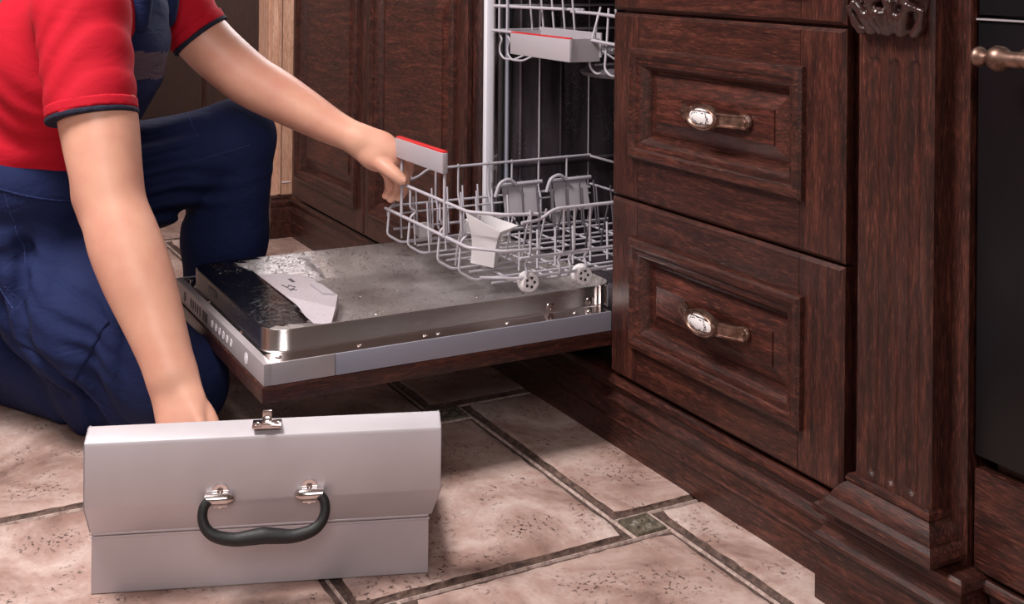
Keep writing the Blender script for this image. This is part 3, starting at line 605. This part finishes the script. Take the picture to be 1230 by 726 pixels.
for y in (.04, .17):
    q = MB(); q.add([(-.478, y, .328), (-.478, y + .088, .328), (-.500, y + .088, .392), (-.500, y, .392), (-.482, y, .328), (-.482, y + .088, .328), (-.504, y + .088, .392), (-.504, y, .392)], [[0, 1, 2, 3], [7, 6, 5, 4], [0, 4, 5, 1], [1, 5, 6, 2], [2, 6, 7, 3], [3, 7, 4, 0]]); q.build('cup_shelf', PLGREY, lr)
    wire('shelf_rod', [(-.500, y - .012, .378), (-.500, y - .006, .394), (-.498, y + .10, .396)], .0045); wire('shelf_clip', [(-.49, y - .022, .372), (-.49, y - .012, .402), (-.49, y + .012, .410), (-.49, y + .03, .396)], .0042)
# white plastic funnel standing in the rack
fu = thing('plastic_funnel', tuple(P(580, 316, 2.30)), 'white plastic pouring funnel with flared lip inside the lower rack', 'funnel')
def ringpx(px, t): return [P(u, v, t + dt) for u, v, dt in px]
q = MB()
R_ = [ringpx([(565, 316, 0), (593, 322, 0), (598, 318, .05), (572, 312, .05)], 2.31), ringpx([(567, 296, 0), (595, 300, 0), (600, 296, .05), (574, 292, .05)], 2.31), ringpx([(566, 282, 0), (598, 286, 0), (603, 282, .05), (573, 278, .05)], 2.31), ringpx([(560, 258, -.005), (600, 281, -.01), (621, 273, .03), (572, 256, .06)], 2.31), ringpx([(559, 255.5, -.005), (601, 279, -.01), (623, 271, .03), (571, 253.5, .06)], 2.31)]
inn = [[c + (np.mean(r, 0) - c) * .07 for c in r] for r in R_[::-1]]
vs = [p for r in R_ + inn for p in r]; k = len(R_ + inn)
q.add(vs, [[i * 4 + j, i * 4 + (j + 1) % 4, (i + 1) * 4 + (j + 1) % 4, (i + 1) * 4 + j] for i in range(k - 1) for j in range(4)] + [[0, 1, 2, 3]])
q.build('funnel_body', PLWHITE, fu, smooth=40)

# ------------------------------------------------------------------ upper rack
ur = thing('upper_dish_rack', (-.295, .3, .70), 'grey wire upper dish rack with box grip inside the dishwasher', 'dish rack')
def uw(name, pts, r=.0024, fr=.012, mt=WIRE): return wire(name, pts, r, ur, mt, fr)
def bow(x): return .045 + .075 * (1 - ((x + .295) / .255) ** 2) * .0 + .03 * (1 - abs(x + .295) / .255)
ZU, ZM = .790, .735
uw('rail', [(-.552, .045, ZU), (-.47, .060, ZU), (-.33, .102, ZU), (-.285, .115, ZU)], .0036); uw('rail', [(-.31, .100, ZU - .004), (-.20, .095, ZU - .004), (-.08, .060, ZU - .004), (-.045, .05, ZU - .004)], .0036)
uw('rail', [(-.552, .040, ZM), (-.45, .045, ZM)], .0034); uw('rail', [(-.20, .070, ZM), (-.12, .060, ZM - .002), (-.045, .045, ZM - .002)], .0034)
uw('rail', [(-.552, .045, ZU), (-.552, .54, ZU)], .003); uw('rail', [(-.045, .045, ZU), (-.045, .54, ZU)], .003); uw('rail', [(-.552, .54, ZU), (-.045, .54, ZU)], .003); uw('rail', [(-.552, .04, ZM), (-.552, .54, ZM)], .003)
for x in (-.535, -.498): uw('wire', [(x, .048, .86), (x, .048, ZM - .005), (x + .012, .05, ZM - .02), (x, .05, ZM - .032), (x, .05, ZM - .05), (x + .016, .052, ZM - .062), (x + .05, .06, ZM - .062), (x + .07, .09, ZM - .045)], .0024, .008)
for x in (-.47, -.42, -.375, -.33, -.29): uw('wire', [(x, .085, .86), (x, .10, ZM - .03), (x, .54, ZM - .05)], .0024)
for x in (-.19, -.135, -.09): uw('wire', [(x, .095 - abs(x + .19) * .3, .80), (x, .075, ZM), (x, .07, ZM - .055), (x + .015, .075, ZM - .068), (x + .03, .11, ZM - .066), (x + .03, .5, ZM - .06)], .0025, .008)
for k in range(8):
    y = .12 + k * .05
    uw('tine', [(-.25, y, ZM - .02), (-.24, y, ZM + .045)], .0024); uw('tine', [(-.14, y, ZM - .02), (-.15, y + .01, ZM + .055)], .0024); uw('wire', [(-.26, y, ZM - .015), (-.20, y + .03, ZM - .05), (-.14, y, ZM - .015), (-.08, y + .03, ZM - .05)], .0024)
for x, z in ((-.26, -.018), (-.14, -.018), (-.20, -.052), (-.42, -.05)): uw('wire', [(x, .09, ZM + z), (x, .54, ZM + z)], .0026)
# box grip
gx0, gx1 = -.418, -.172
q = MB(); q.box(gx0, gx1, .012, .020, .692, .738, .0025); q.build('grip_front', PLGREY, ur, smooth=40)
q = MB(); q.box(gx0 + .004, gx0 + .008, .02, .085, .692, .742).box(gx1 - .008, gx1 - .004, .02, .085, .692, .738); q.add([(gx0 + .004, .016, .693), (gx1 - .004, .016, .693), (gx1 - .004, .086, .700), (gx0 + .004, .086, .700)], [[0, 1, 2, 3]]); q.box(gx0, gx1, .084, .088, .70, .749, .001); q.build('grip_cup', PLGREY, ur)
MB().box(gx0 + .002, gx1 - .002, .0125, .0205, .7375, .7405, .001).build('grip_strip', PLRED, ur)

# ------------------------------------------------------------------ toolbox standing open, its back towards the room
A_ = Vector((.104, -.93, 0)); e1 = Vector((.34600, .93823, 0)); e2 = Vector((-.93823, .34600, 0)); TL = .471
tb = thing('toolbox', tuple(A_ + e1 * TL / 2 + e2 * .12), 'silver metal toolbox standing open with black carry handle on its raised lid', 'toolbox')
def TBp(p): return A_ + e1 * p[0] + e2 * p[1] + Vector((0, 0, p[2]))
def tbox(mb, a0, a1, b0, b1, z0, z1, bev=.001):
    i = len(mb.v); mb.box(a0, a1, b0, b1, z0, z1, bev); mb.v[i:] = [tuple(TBp(p)) for p in mb.v[i:]]; return mb
q = MB(); D_ = .235; t_ = .0016
tbox(q, 0, TL, 0, t_, .001, .086); tbox(q, 0, TL, D_ - t_, D_, .001, .086); tbox(q, 0, t_, 0, D_, .001, .086); tbox(q, TL - t_, TL, 0, D_, .001, .086); tbox(q, 0, TL, 0, D_, .001, .0026); tbox(q, -.001, TL + .001, -.002, .001, .079, .082, .0006)
q.build('box_body', ALU, tb)
lp = [(-.001, .0875), (-.008, .090), (-.034, .134), (-.035, .138), (-.036, .220), (-.0345, .2245), (-.007, .2365), (-.0035, .2365)]
q = MB(); L0, L1 = -.005, TL + .014; n = len(lp); inr = [(o + .0014, z - (.0012 if i > 3 else -.0008)) for i, (o, z) in enumerate(lp)]
loop = lp + inr[::-1]; k = len(loop)
tap = lambda a, z: a if z > .12 else ((-.001 if a < .2 else TL + .001) * (1 - max(0, z - .0875) / .0325) + a * max(0, z - .0875) / .0325)
q.add([TBp((tap(a, z), o, z)) for a in (L0, L1) for o, z in loop], [[i, (i + 1) % k, k + (i + 1) % k, k + i] for i in range(k)])
for a in (L0, L1 - .0014):        # end plates of the lid
    pl = lp + [(.012, .232), (.012, .0905)]; m_ = len(pl); q.add([TBp((tap(a, z) + d, o, z)) for d in (0, .0014) for o, z in pl], [[i, (i + 1) % m_, m_ + (i + 1) % m_, m_ + i] for i in range(m_)] + [list(range(m_)), [m_ + i for i in range(m_)]])
q.build('lid', ALU, tb, smooth=25, label='raised silver lid with bevelled edges')
q = MB(); q.tube([TBp((.002, -.003, .0868)), TBp((TL - .002, -.003, .0868))], .0028, 8); q.build('hinge', ALU, tb, smooth=50)
# latch on the lid edge
q = MB(); lc0 = .240
tbox(q, lc0 - .020, lc0 + .020, -.034, -.008, .2335, .2375, .001); tbox(q, lc0 - .0065, lc0 + .0065, -.037, -.010, .237, .2415, .001); tbox(q, lc0 - .0065, lc0 + .0065, -.016, -.010, .237, .252, .0015); q.build('latch', SHINY, tb, smooth=35)
for s in (-.014, .014): MB().lathe([(.0042, 0), (.0036, .0018), (.0015, .0026)], TBp((lc0 + s, -.024, .2372)), (0, 0, 1), 14).build('rivet', SHINY, tb, smooth=40)
# handle brackets and grip
HZ = .141; ho = -.036
for c, s in ((.178, -1), (.300, 1)):
    q = MB(); pts = []
    q.prism([(c + .011 * math.cos(a), HZ + .010 + .010 * math.sin(a)) for a in [math.pi * j / 10 for j in range(11)]] + [(c - .009, HZ - .012), (c + .009, HZ - .012)], ho - .0018, ho + .0005, axis=1, mp=lambda p: TBp((p[0], p[1], p[2])))
    q.lathe([(.0045, 0), (.004, .002), (.001, .003)], TBp((c, ho - .0015, HZ + .011)), -e2, 14); q.lathe([(.004, 0), (.0035, .002)], TBp((c, ho - .0015, HZ - .0095)), -e2, 14)
    prof = [(.0085, -.020), (.0092, -.004), (.0088, .010), (.0065, .018), (.002, .021)]; q.lathe([(r, h) for r, h in prof], TBp((c, ho - .0055, HZ + .001)), -e1 * s, 16)
    q.build('handle_bracket', SHINY, tb, smooth=45)
path = [(.199 - .036, HZ + .002), (.157, HZ - .006), (.156, HZ - .020), (.163, HZ - .034), (.178, HZ - .043), (.200, HZ - .0475), (.222, HZ - .0460), (.239, HZ - .0445), (.256, HZ - .0460), (.278, HZ - .0475), (.300, HZ - .043), (.315, HZ - .034), (.322, HZ - .020), (.321, HZ - .006), (.315, HZ + .002)]
rr_ = [.0062, .0068, .0070, .0075, .0085, .0092, .0104, .0112, .0104, .0092, .0085, .0075, .0070, .0068, .0062]
pp = []; rp = []
for i in range(len(path) - 1):
    for j in range(4):
        t = j / 4; p0, p1, p2, p3 = [Vector(path[max(0, min(len(path) - 1, i + q_))]) for q_ in (-1, 0, 1, 2)]
        c = .5 * ((2 * p1) + (p2 - p0) * t + (2 * p0 - 5 * p1 + 4 * p2 - p3) * t * t + (3 * p1 - p0 - 3 * p2 + p3) * t ** 3); pp.append(c); rp.append(rr_[i] * (1 - t) + rr_[i + 1] * t)
pp.append(Vector(path[-1])); rp.append(rr_[-1])
MB().tube([TBp((c.x, ho - .012 - .012 * min(1, max(0, (HZ - c.y) / .04)), c.y)) for c in pp], rp, 14).build('carry_handle', RUBBER, tb, smooth=60, label='black textured carry handle')

# ------------------------------------------------------------------ person kneeling on one knee
pr = thing('person', tuple(P(60, 470, 2.45) * np.array([1, 1, 0])), 'person in red polo shirt and navy overalls kneeling at the open dishwasher', 'person')
FWD = np.array([CR[0], CR[1], 0]); FWD /= np.linalg.norm(FWD); LAT = np.array([CF[0], CF[1], 0]); LAT /= np.linalg.norm(LAT); UPV = np.array([0, 0, 1.0])
LE = .30; ax_lean = np.array([FWD * math.cos(LE) - UPV * math.sin(LE), LAT, UPV * math.cos(LE) + FWD * math.sin(LE)])
AX0 = np.array([FWD, LAT, UPV])
chest, waist, pelv = P(92, 62, 2.33), P(44, 190, 2.37), P(22, 285, 2.39)
sh_n, el_n, wr_n = P(98, 12, 2.13), P(136, 245, 2.03), P(206, 450, 1.935)
sh_f, el_f, wr_f = P(188, -25, 2.52), P(300, 98, 2.52), P(428, 167, 2.50)
neck, head = P(118, -70, 2.35), P(168, -158, 2.33)
hip_n, kn_n, an_n = P(12, 300, 2.36), P(216, 462, 2.20), P(8, 452, 2.46)
hip_f, kn_f, an_f = P(60, 268, 2.50), P(284, 166, 2.63), P(262, 408, 2.69)
B = [ell(chest, ax_lean, (.125, .165, .17), .04), ell(waist, ax_lean, (.105, .14, .14), .04), ell(pelv, AX0, (.115, .15, .11), .04),
     rcone(hip_n, kn_n, .075, .055), rcone(kn_n, an_n, .05, .036), rcone(hip_f, kn_f, .08, .055), rcone(kn_f, an_f, .055, .04),
     rcone(P(98, 12, 2.20), sh_n, .06, .062, .04), rcone(P(150, 0, 2.45), sh_f, .06, .055, .04),
     rcone(chest + UPV * .1, neck, .08, .058, .04), rcone(neck, head - UPV * .06, .056, .055, .03), ell(head, AX0, (.098, .076, .118), .02)]
# head: jaw, nose, brow, ears
hx = lambda f, l, u: head + FWD * f + LAT * l + UPV * u
B += [rcone(hx(.045, .0, -.085), hx(.072, 0, -.09), .045, .026, .02), rcone(hx(.090, 0, .012), hx(.110, 0, -.028), .009, .013, .012), rcone(hx(.082, -.03, .022), hx(.082, .03, .022), .012, .012, .012),
      rcone(hx(.088, -.018, -.062), hx(.088, .018, -.062), .008, .008, .006), rcone(hx(0, -.077, .01), hx(-.004, -.080, -.022), .018, .010, .006), rcone(hx(0, .077, .01), hx(-.004, .080, -.022), .018, .010, .006)]
def chain(pts, rs, k=.012):
    pts = [np.asarray(q, float) for q in pts]; n = len(pts); P4 = []; m_ = 5
    for i in range(n - 1):                                   # Catmull-Rom through the joints and their radii
        c = [np.append(pts[max(0, min(n - 1, i + o))], rs[max(0, min(n - 1, i + o))]) for o in (-1, 0, 1, 2)]
        for j in range(m_ + (i == n - 2)):
            t = j / m_; P4.append(.5 * (2 * c[1] + (c[2] - c[0]) * t + (2 * c[0] - 5 * c[1] + 4 * c[2] - c[3]) * t * t + (3 * c[1] - c[0] - 3 * c[2] + c[3]) * t ** 3))
    out = [rcone(a[:3], b[:3], a[3], b[3], .004) for a, b in zip(P4[:-1], P4[1:])]
    out[0] = out[0][:5] + (k,); return out
# near arm (reaches down into the toolbox)
B += chain([sh_n, P(108, 80, 2.095), P(119, 150, 2.065), P(128, 210, 2.04), P(136, 248, 2.025), P(149, 290, 2.01), P(164, 330, 1.995), P(178, 367, 1.98), P(192, 407, 1.96), P(205, 446, 1.94)], [.064, .066, .0640, .0575, .0530, .0575, .0560, .0505, .0435, .0385], .03)
B += [rcone(P(112, 238, 2.05), P(118, 256, 2.045), .030, .028, .03)]
hn = [P(212, 470, 1.925), P(219, 500, 1.905)]
pn = np.array([hn[1] - hn[0]])[0]; pn /= np.linalg.norm(pn); pl_ = np.cross(pn, CF); pl_ /= np.linalg.norm(pl_); pz_ = np.cross(pn, pl_)
B += [ell((hn[0] + hn[1]) / 2 + pn * .012, np.array([pn, pl_, pz_]), (.060, .043, .023), .035)]
for o in (-.024, -.008, .008, .024): B += [rcone(hn[0] + pl_ * o * .6 - CF * .012, hn[1] + pn * .02 + pl_ * o * 1.3 - CF * .016, .006, .0065, .014)]
for i, (o, L, r) in enumerate(((-.032, .058, .0085), (-.011, .070, .009), (.011, .066, .0088), (.031, .054, .008))):
    b0 = hn[1] + pn * .018 + pl_ * o; b1 = b0 + pn * L * .5 + pz_ * .004; b2 = b1 + pn * L * .36 + CF * .014; b3 = b2 + pn * L * .22 + CF * .016
    B += chain([b0, b1, b2, b3], [r * 1.08, r, r * .92, r * .8], .004)
tbs = pl_ * (.040 if (pl_ @ CR) > 0 else -.040)
B += chain([hn[0] + tbs * .4 + pn * .02, hn[0] + tbs * .8 + pn * .05 + CF * .01, hn[0] + tbs * .95 + pn * .082 + CF * .012, hn[0] + tbs * .85 + pn * .108 + CF * .014], [.016, .013, .0115, .009], .012)
# far arm (holds the rack)
B += chain([sh_f, P(243, 45, 2.52), P(280, 80, 2.52), P(303, 98, 2.52), P(332, 114, 2.52), P(365, 133, 2.515), P(400, 153, 2.508), P(428, 166, 2.50)], [.060, .0570, .0545, .0530, .0500, .0435, .0350, .0300], .03)
hf = P(455, 181, 2.495); hd = P(476, 190, 2.49) - P(428, 166, 2.50); hd /= np.linalg.norm(hd); hl = np.cross(hd, CF); hl /= np.linalg.norm(hl); hz = np.cross(hd, hl)
if hl[2] < 0: hl = -hl
B += [ell(hf - CF * .004, np.array([hd, hl, hz]), (.053, .042, .024), .03)]
FING = [([(474, 176, 2.49), (489, 186, 2.492), (492, 203, 2.515), (484, 219, 2.520)], .0088),
        ([(470, 186, 2.495), (485, 203, 2.505), (486, 226, 2.522), (479, 238, 2.520)], .0090),
        ([(462, 194, 2.50), (476, 212, 2.512), (476, 230, 2.528), (469, 240, 2.526)], .0086),
        ([(454, 198, 2.508), (465, 212, 2.52), (467, 227, 2.534), (463, 236, 2.532)], .0078)]
for pts, r in FING: B += chain([P(*q) for q in pts], [r * 1.15, r, r * .95, r * .85], .004)
B += chain([P(446, 188, 2.488), P(460, 198, 2.474), P(473, 208, 2.462), P(484, 217, 2.458)], [.018, .0150, .0125, .0095], .016)
body = sdf_obj('body', B, SKIN, pr, .0036)
q = MB(); c = P(484.5, 216, 2.4485); q.lathe([(.0048, 0), (.0042, .0006)], c, -CF, 14); q.build('thumb_nail', NAIL, body)
for l in (-.031, .031):
    e = MB(); e.lathe([(.002, -.011), (.009, -.006), (.0115, 0), (.009, .006), (.002, .011)], V3(hx(.079, l, .004)), Vector(FWD), 14); e.build('eye', WHITE, body, smooth=180)
    e = MB(); e.lathe([(.005, 0), (.004, .001)], V3(hx(.0895, l, .004)), Vector(FWD), 12); e.build('iris', PLDARK, body)
Hh = [ell(hx(-.012, 0, .018), AX0, (.106, .086, .118), .02)]
def hairfn(ps, X):
    d = union(ps, X); r = X - head; f = r @ FWD; u = r[:, 2]; return np.maximum(d, np.maximum(f * .9 - u * .8 - .01, -u - .05 - .0 * f))
sdf_obj('hair', Hh, HAIR, pr, .006, hairfn)

# polo shirt
def fold(X, d, wl, amp, warp=.35, ph=0.0):
    d = np.asarray(d, float); d = d / np.linalg.norm(d); s = X @ d; wv = np.sin(X[:, 0] * 23 + X[:, 2] * 17 + ph) * .5 + np.sin(X[:, 1] * 31 - X[:, 2] * 11 + ph * 2) * .5
    t = np.sin(2 * math.pi * (s / wl) + wv * warp * 6 + ph); return amp * (np.abs(t) ** .7 * np.sign(t))
Sh = [ell(chest, ax_lean, (.158, .185, .21), .05), ell(waist, ax_lean, (.140, .165, .17), .06), rcone(P(98, 12, 2.22), sh_n, .085, .082, .05), rcone(P(150, 0, 2.45), sh_f, .08, .072, .05), rcone(chest + UPV * .08, neck - UPV * .03, .09, .072, .04)]
c_n, c_f = P(111, 141, 2.068), P(241, 43, 2.52)
a_n = c_n - sh_n; a_n /= np.linalg.norm(a_n); a_f = c_f - sh_f; a_f /= np.linalg.norm(a_f)
dn = c_n - P(100, 20, 2.12); 
SLn = [rcone(sh_n, c_n + a_n * .03, .080, .0735, .04)]; SLf = [rcone(sh_f, c_f + a_f * .03, .072, .061, .04)]
nn_ = P(112, 144, 2.07) - P(104, 40, 2.11); nn_ /= np.linalg.norm(nn_); nf_ = a_f
ID_n, ID_f = {id(p) for p in SLn}, {id(p) for p in SLf}
def shirtfn(ps, X):
    d = union([p for p in ps if id(p) not in ID_n and id(p) not in ID_f], X)
    d = d - fold(X, ax_lean[0] * .3 + UPV, .055, .0022, .5) * np.clip((chest[2] + .02 - X[:, 2]) / .12, 0, 1)
    for ids, c, nn, ph in ((ID_n, c_n, nn_, 0), (ID_f, c_f, nf_, 1)):
        q = [p for p in ps if id(p) in ids]
        if q: e = union(q, X); d = smin(d, np.maximum(e - fold(X, nn + CR * .8, .05, .0016, .5, ph), (X - c) @ nn), .012)
    return np.maximum(d, (waist[2] - .06) - X[:, 2])
shirt = sdf_obj('polo_shirt', Sh + SLn + SLf, RED, pr, .0055, shirtfn, label='red polo shirt with dark sleeve edging')
for SL, c, nn in ((SLn, c_n, nn_), (SLf, c_f, nf_)):
    def trimfn(ps, X, c=c, nn=nn): s = (X - c) @ nn; return np.maximum(union(ps, X) - .0022, np.abs(s + .0005) - .0045)
    sdf_obj('sleeve_trim', SL, DARKTRIM, shirt, .0026, trimfn, ball=lambda c_, r, c=c, nn=nn: np.abs((c_ - c) @ nn) < r + .008)
for off in (.020,):
    for SL, c, nn in ((SLn, c_n, nn_), (SLf, c_f, nf_)):
        def bandfn(ps, X, c=c, nn=nn): s = (X - c) @ nn; return np.maximum(union(ps, X) - .0016, np.abs(s + .0145) - .0095)
        sdf_obj('sleeve_band', SL, RED, shirt, .003, bandfn, ball=lambda c_, r, c=c, nn=nn: np.abs((c_ - c) @ nn) < r + .03)
col = [rcone(neck + LAT * .05 + FWD * .02 - UPV * .02, neck - LAT * .05 + FWD * .02 - UPV * .02, .03, .03, .03), rcone(neck + LAT * .04 - FWD * .045, neck - LAT * .04 - FWD * .045, .03, .03, .03)]
sdf_obj('collar', col, DARKTRIM, shirt, .006)

# overalls
pel_t = [ell(pelv, AX0, (.155, .190, .135), .05), ell(waist - UPV * .035, ax_lean, (.150, .178, .13), .05)]
leg_n = [rcone(hip_n, P(110, 385, 2.27), .120, .112, .05), rcone(P(110, 385, 2.27), kn_n, .112, .082, .04), rcone(kn_n, P(120, 468, 2.31), .078, .074, .03), rcone(P(120, 468, 2.31), an_n, .074, .055, .03), rcone(P(-30, 400, 2.44), P(70, 440, 2.36), .075, .07, .03)]
leg_f = [rcone(hip_f, P(175, 210, 2.57), .120, .105, .05), rcone(P(175, 210, 2.57), kn_f, .105, .084, .03), rcone(kn_f, P(270, 285, 2.66), .083, .088, .012), rcone(P(270, 285, 2.66), an_f, .088, .075, .03)]
dth_n = kn_n - hip_n; dth_f = kn_f - hip_f
def ovfn(ps, X):
    top = (X - P(40, 152, 2.37)) @ ax_lean[2]; pids = {id(p) for p in pel_t}
    pel = [p for p in ps if id(p) in pids]; rest = [p for p in ps if id(p) not in pids]
    d = np.maximum(union(pel, X), top) if pel else np.full(len(X), 9.0)
    if rest: d = smin(d, union(rest, X), .04)
    wn = np.exp(-(np.minimum(pd(leg_n[0], X), pd(leg_n[1], X)) / .03) ** 2) * np.clip((np.linalg.norm(X - kn_n, axis=1) - .085) / .07, 0, 1); wf = np.exp(-(np.minimum(pd(leg_f[0], X), pd(leg_f[1], X)) / .03) ** 2); ws = np.exp(-(pd(leg_n[2], X) / .03) ** 2) * np.clip((np.linalg.norm(X - kn_n, axis=1) - .085) / .07, 0, 1)
    d = d - wn * fold(X, dth_n + np.array([0, 0, .35]), .075, .0085, .45, 1.0) - wn * fold(X, dth_n * .6 + UPV * .5, .034, .0022, .6, 4.0) - wf * np.clip((np.linalg.norm(X - kn_f, axis=1) - .09) / .08, 0, 1) * fold(X, np.cross(dth_f, LAT) + dth_f * .35, .044, .0075, .30, 2.0) - ws * fold(X, FWD + UPV * .7, .08, .0065, .4, .5)
    d = d - np.exp(-(pd(pel_t[0], X) / .03) ** 2) * fold(X, UPV + FWD * .35, .07, .0045, .6, 3.0)
    return np.maximum(d, .004 - X[:, 2])
ovr = sdf_obj('overalls', pel_t + leg_n + leg_f, NAVY, pr, .0052, ovfn, label='navy work overalls with grey panels')
bibp = [ell(chest, ax_lean, (.158, .185, .21), .05), ell(waist, ax_lean, (.148, .172, .17), .06)]
def bibfn(ps, X):
    r = X - chest; f = r @ ax_lean[0]; l = r @ ax_lean[1]; u = r @ ax_lean[2]; d = union(ps, X) - .008 - fold(X, UPV, .09, .002)
    return np.maximum(np.maximum(d, -(f - .06 - .25 * np.maximum(-u - .04, 0))), np.maximum(np.abs(l) - .150 + np.maximum(u, 0) * .35, u - .16))
def bibmat(c):
    u = (c - chest) @ ax_lean[2]; return np.where((u > .0) & (u < .052), 1, np.where(u < -.088, 1, 0))
bib = sdf_obj('bib', bibp, [NAVY, GREYCLOTH], ovr, .005, bibfn, matfn=bibmat, label='navy bib with grey bands')
st = []
for l in (-.09, .09):
    cpt = [chest + ax_lean[0] * .120 + LAT * l + ax_lean[2] * .10, chest + ax_lean[0] * .10 + LAT * l * 1.02 + ax_lean[2] * .17, chest + ax_lean[0] * .02 + LAT * l * 1.05 + ax_lean[2] * .215, chest - ax_lean[0] * .08 + LAT * l * .9 + ax_lean[2] * .19, chest - ax_lean[0] * .15 + LAT * l * .5 + ax_lean[2] * .08]
    sdf_obj('strap', chain(cpt, [.020, .020, .020, .020, .020], .01), NAVY, ovr, .005)
# waistband, pocket and stitching
def wbfn(ps, X): s = (X - P(40, 205, 2.37)) @ ax_lean[2]; return np.maximum(union(ps, X) - .0035, np.abs(s) - .0022)
sdf_obj('waistband_seam', pel_t, NAVY, ovr, .0034, wbfn, ball=lambda c, r: np.abs((c - P(40, 205, 2.37)) @ ax_lean[2]) < r + .005)
def pkfn(ps, X):
    a = (X - P(110, 385, 2.27)); e = dth_n / np.linalg.norm(dth_n); s = a @ e; b = np.cross(e, LAT); b = b / np.linalg.norm(b); v_ = a @ b; sd = a @ LAT
    return np.maximum(np.maximum(ovfn(ps, X) - .004, np.abs(s) - .085), np.maximum(np.abs(v_) - .062, sd))
sdf_obj('thigh_pocket', pel_t + leg_n + leg_f, NAVY, ovr, .0042, pkfn, ball=lambda c, r: np.linalg.norm(c - P(110, 385, 2.27), axis=1) < r + .17)
SEAM = cloth('navy_seam', (52, 64, 112), (40, 50, 94), 9, .2)
def band(name, p0, n_, side, rng, ids):
    n_ = n_ / np.linalg.norm(n_)
    def fn(ps, X): a = X - p0; return np.maximum(np.maximum(ovfn(ps, X) - .0016, np.abs(a @ n_) - .0014), np.maximum(a @ side[0] - side[1], np.linalg.norm(a, axis=1) - rng))
    sdf_obj(name, ids, SEAM, ovr, .0026, fn, ball=lambda c, r: (np.linalg.norm(c - p0, axis=1) < rng + r) & (np.abs((c - p0) @ n_) < r + .004))
allp = pel_t + leg_n + leg_f; eth = dth_n / np.linalg.norm(dth_n); bn = np.cross(eth, LAT); etf = dth_f / np.linalg.norm(dth_f); bf = np.cross(etf, LAT)
band('seam', P(95, 400, 2.27), bn + eth * .35, (LAT, -.02), .17, allp); band('seam', P(88, 404, 2.27), bn + eth * .35, (LAT, -.02), .17, allp)
band('seam', P(40, 250, 2.30), FWD + UPV * .2, (LAT, .0), .12, allp); band('seam', P(258, 185, 2.6), bf * 1.0 + etf * .15, (LAT, .0), .10, allp); band('seam', P(236, 165, 2.6), etf, (LAT, .0), .08, allp)
# shoes
def shoe(an, fw, up=np.array([0, 0, 1.0])):
    heel = an - fw * .05 - up * .04; toe = an + fw * .17 - up * .045
    so = thing_part = sdf_obj('work_shoe', [rcone(an + up * .02, heel + fw * .02, .05, .042, .03), rcone(heel, an + fw * .08 - up * .035, .040, .044, .03), rcone(an + fw * .08 - up * .035, toe, .044, .036, .03), rcone(an, an + fw * .09 - up * .02, .045, .035, .03)], SHOE, pr, .006, lambda ps, X: np.maximum(union(ps, X), -((X - heel) @ up) - .034))
    return so
shoe(np.array([an_f[0], an_f[1], .085]), FWD * .9 + LAT * .1)
fb = an_n - kn_n; fb[2] = 0; fb /= np.linalg.norm(fb); shoe(an_n + fb * .02 + np.array([0, 0, .012]), np.array([0, 0, -.22]) + fb * .75, fb * .3 + np.array([0, 0, 1.0]) * .0 + fb * .6)
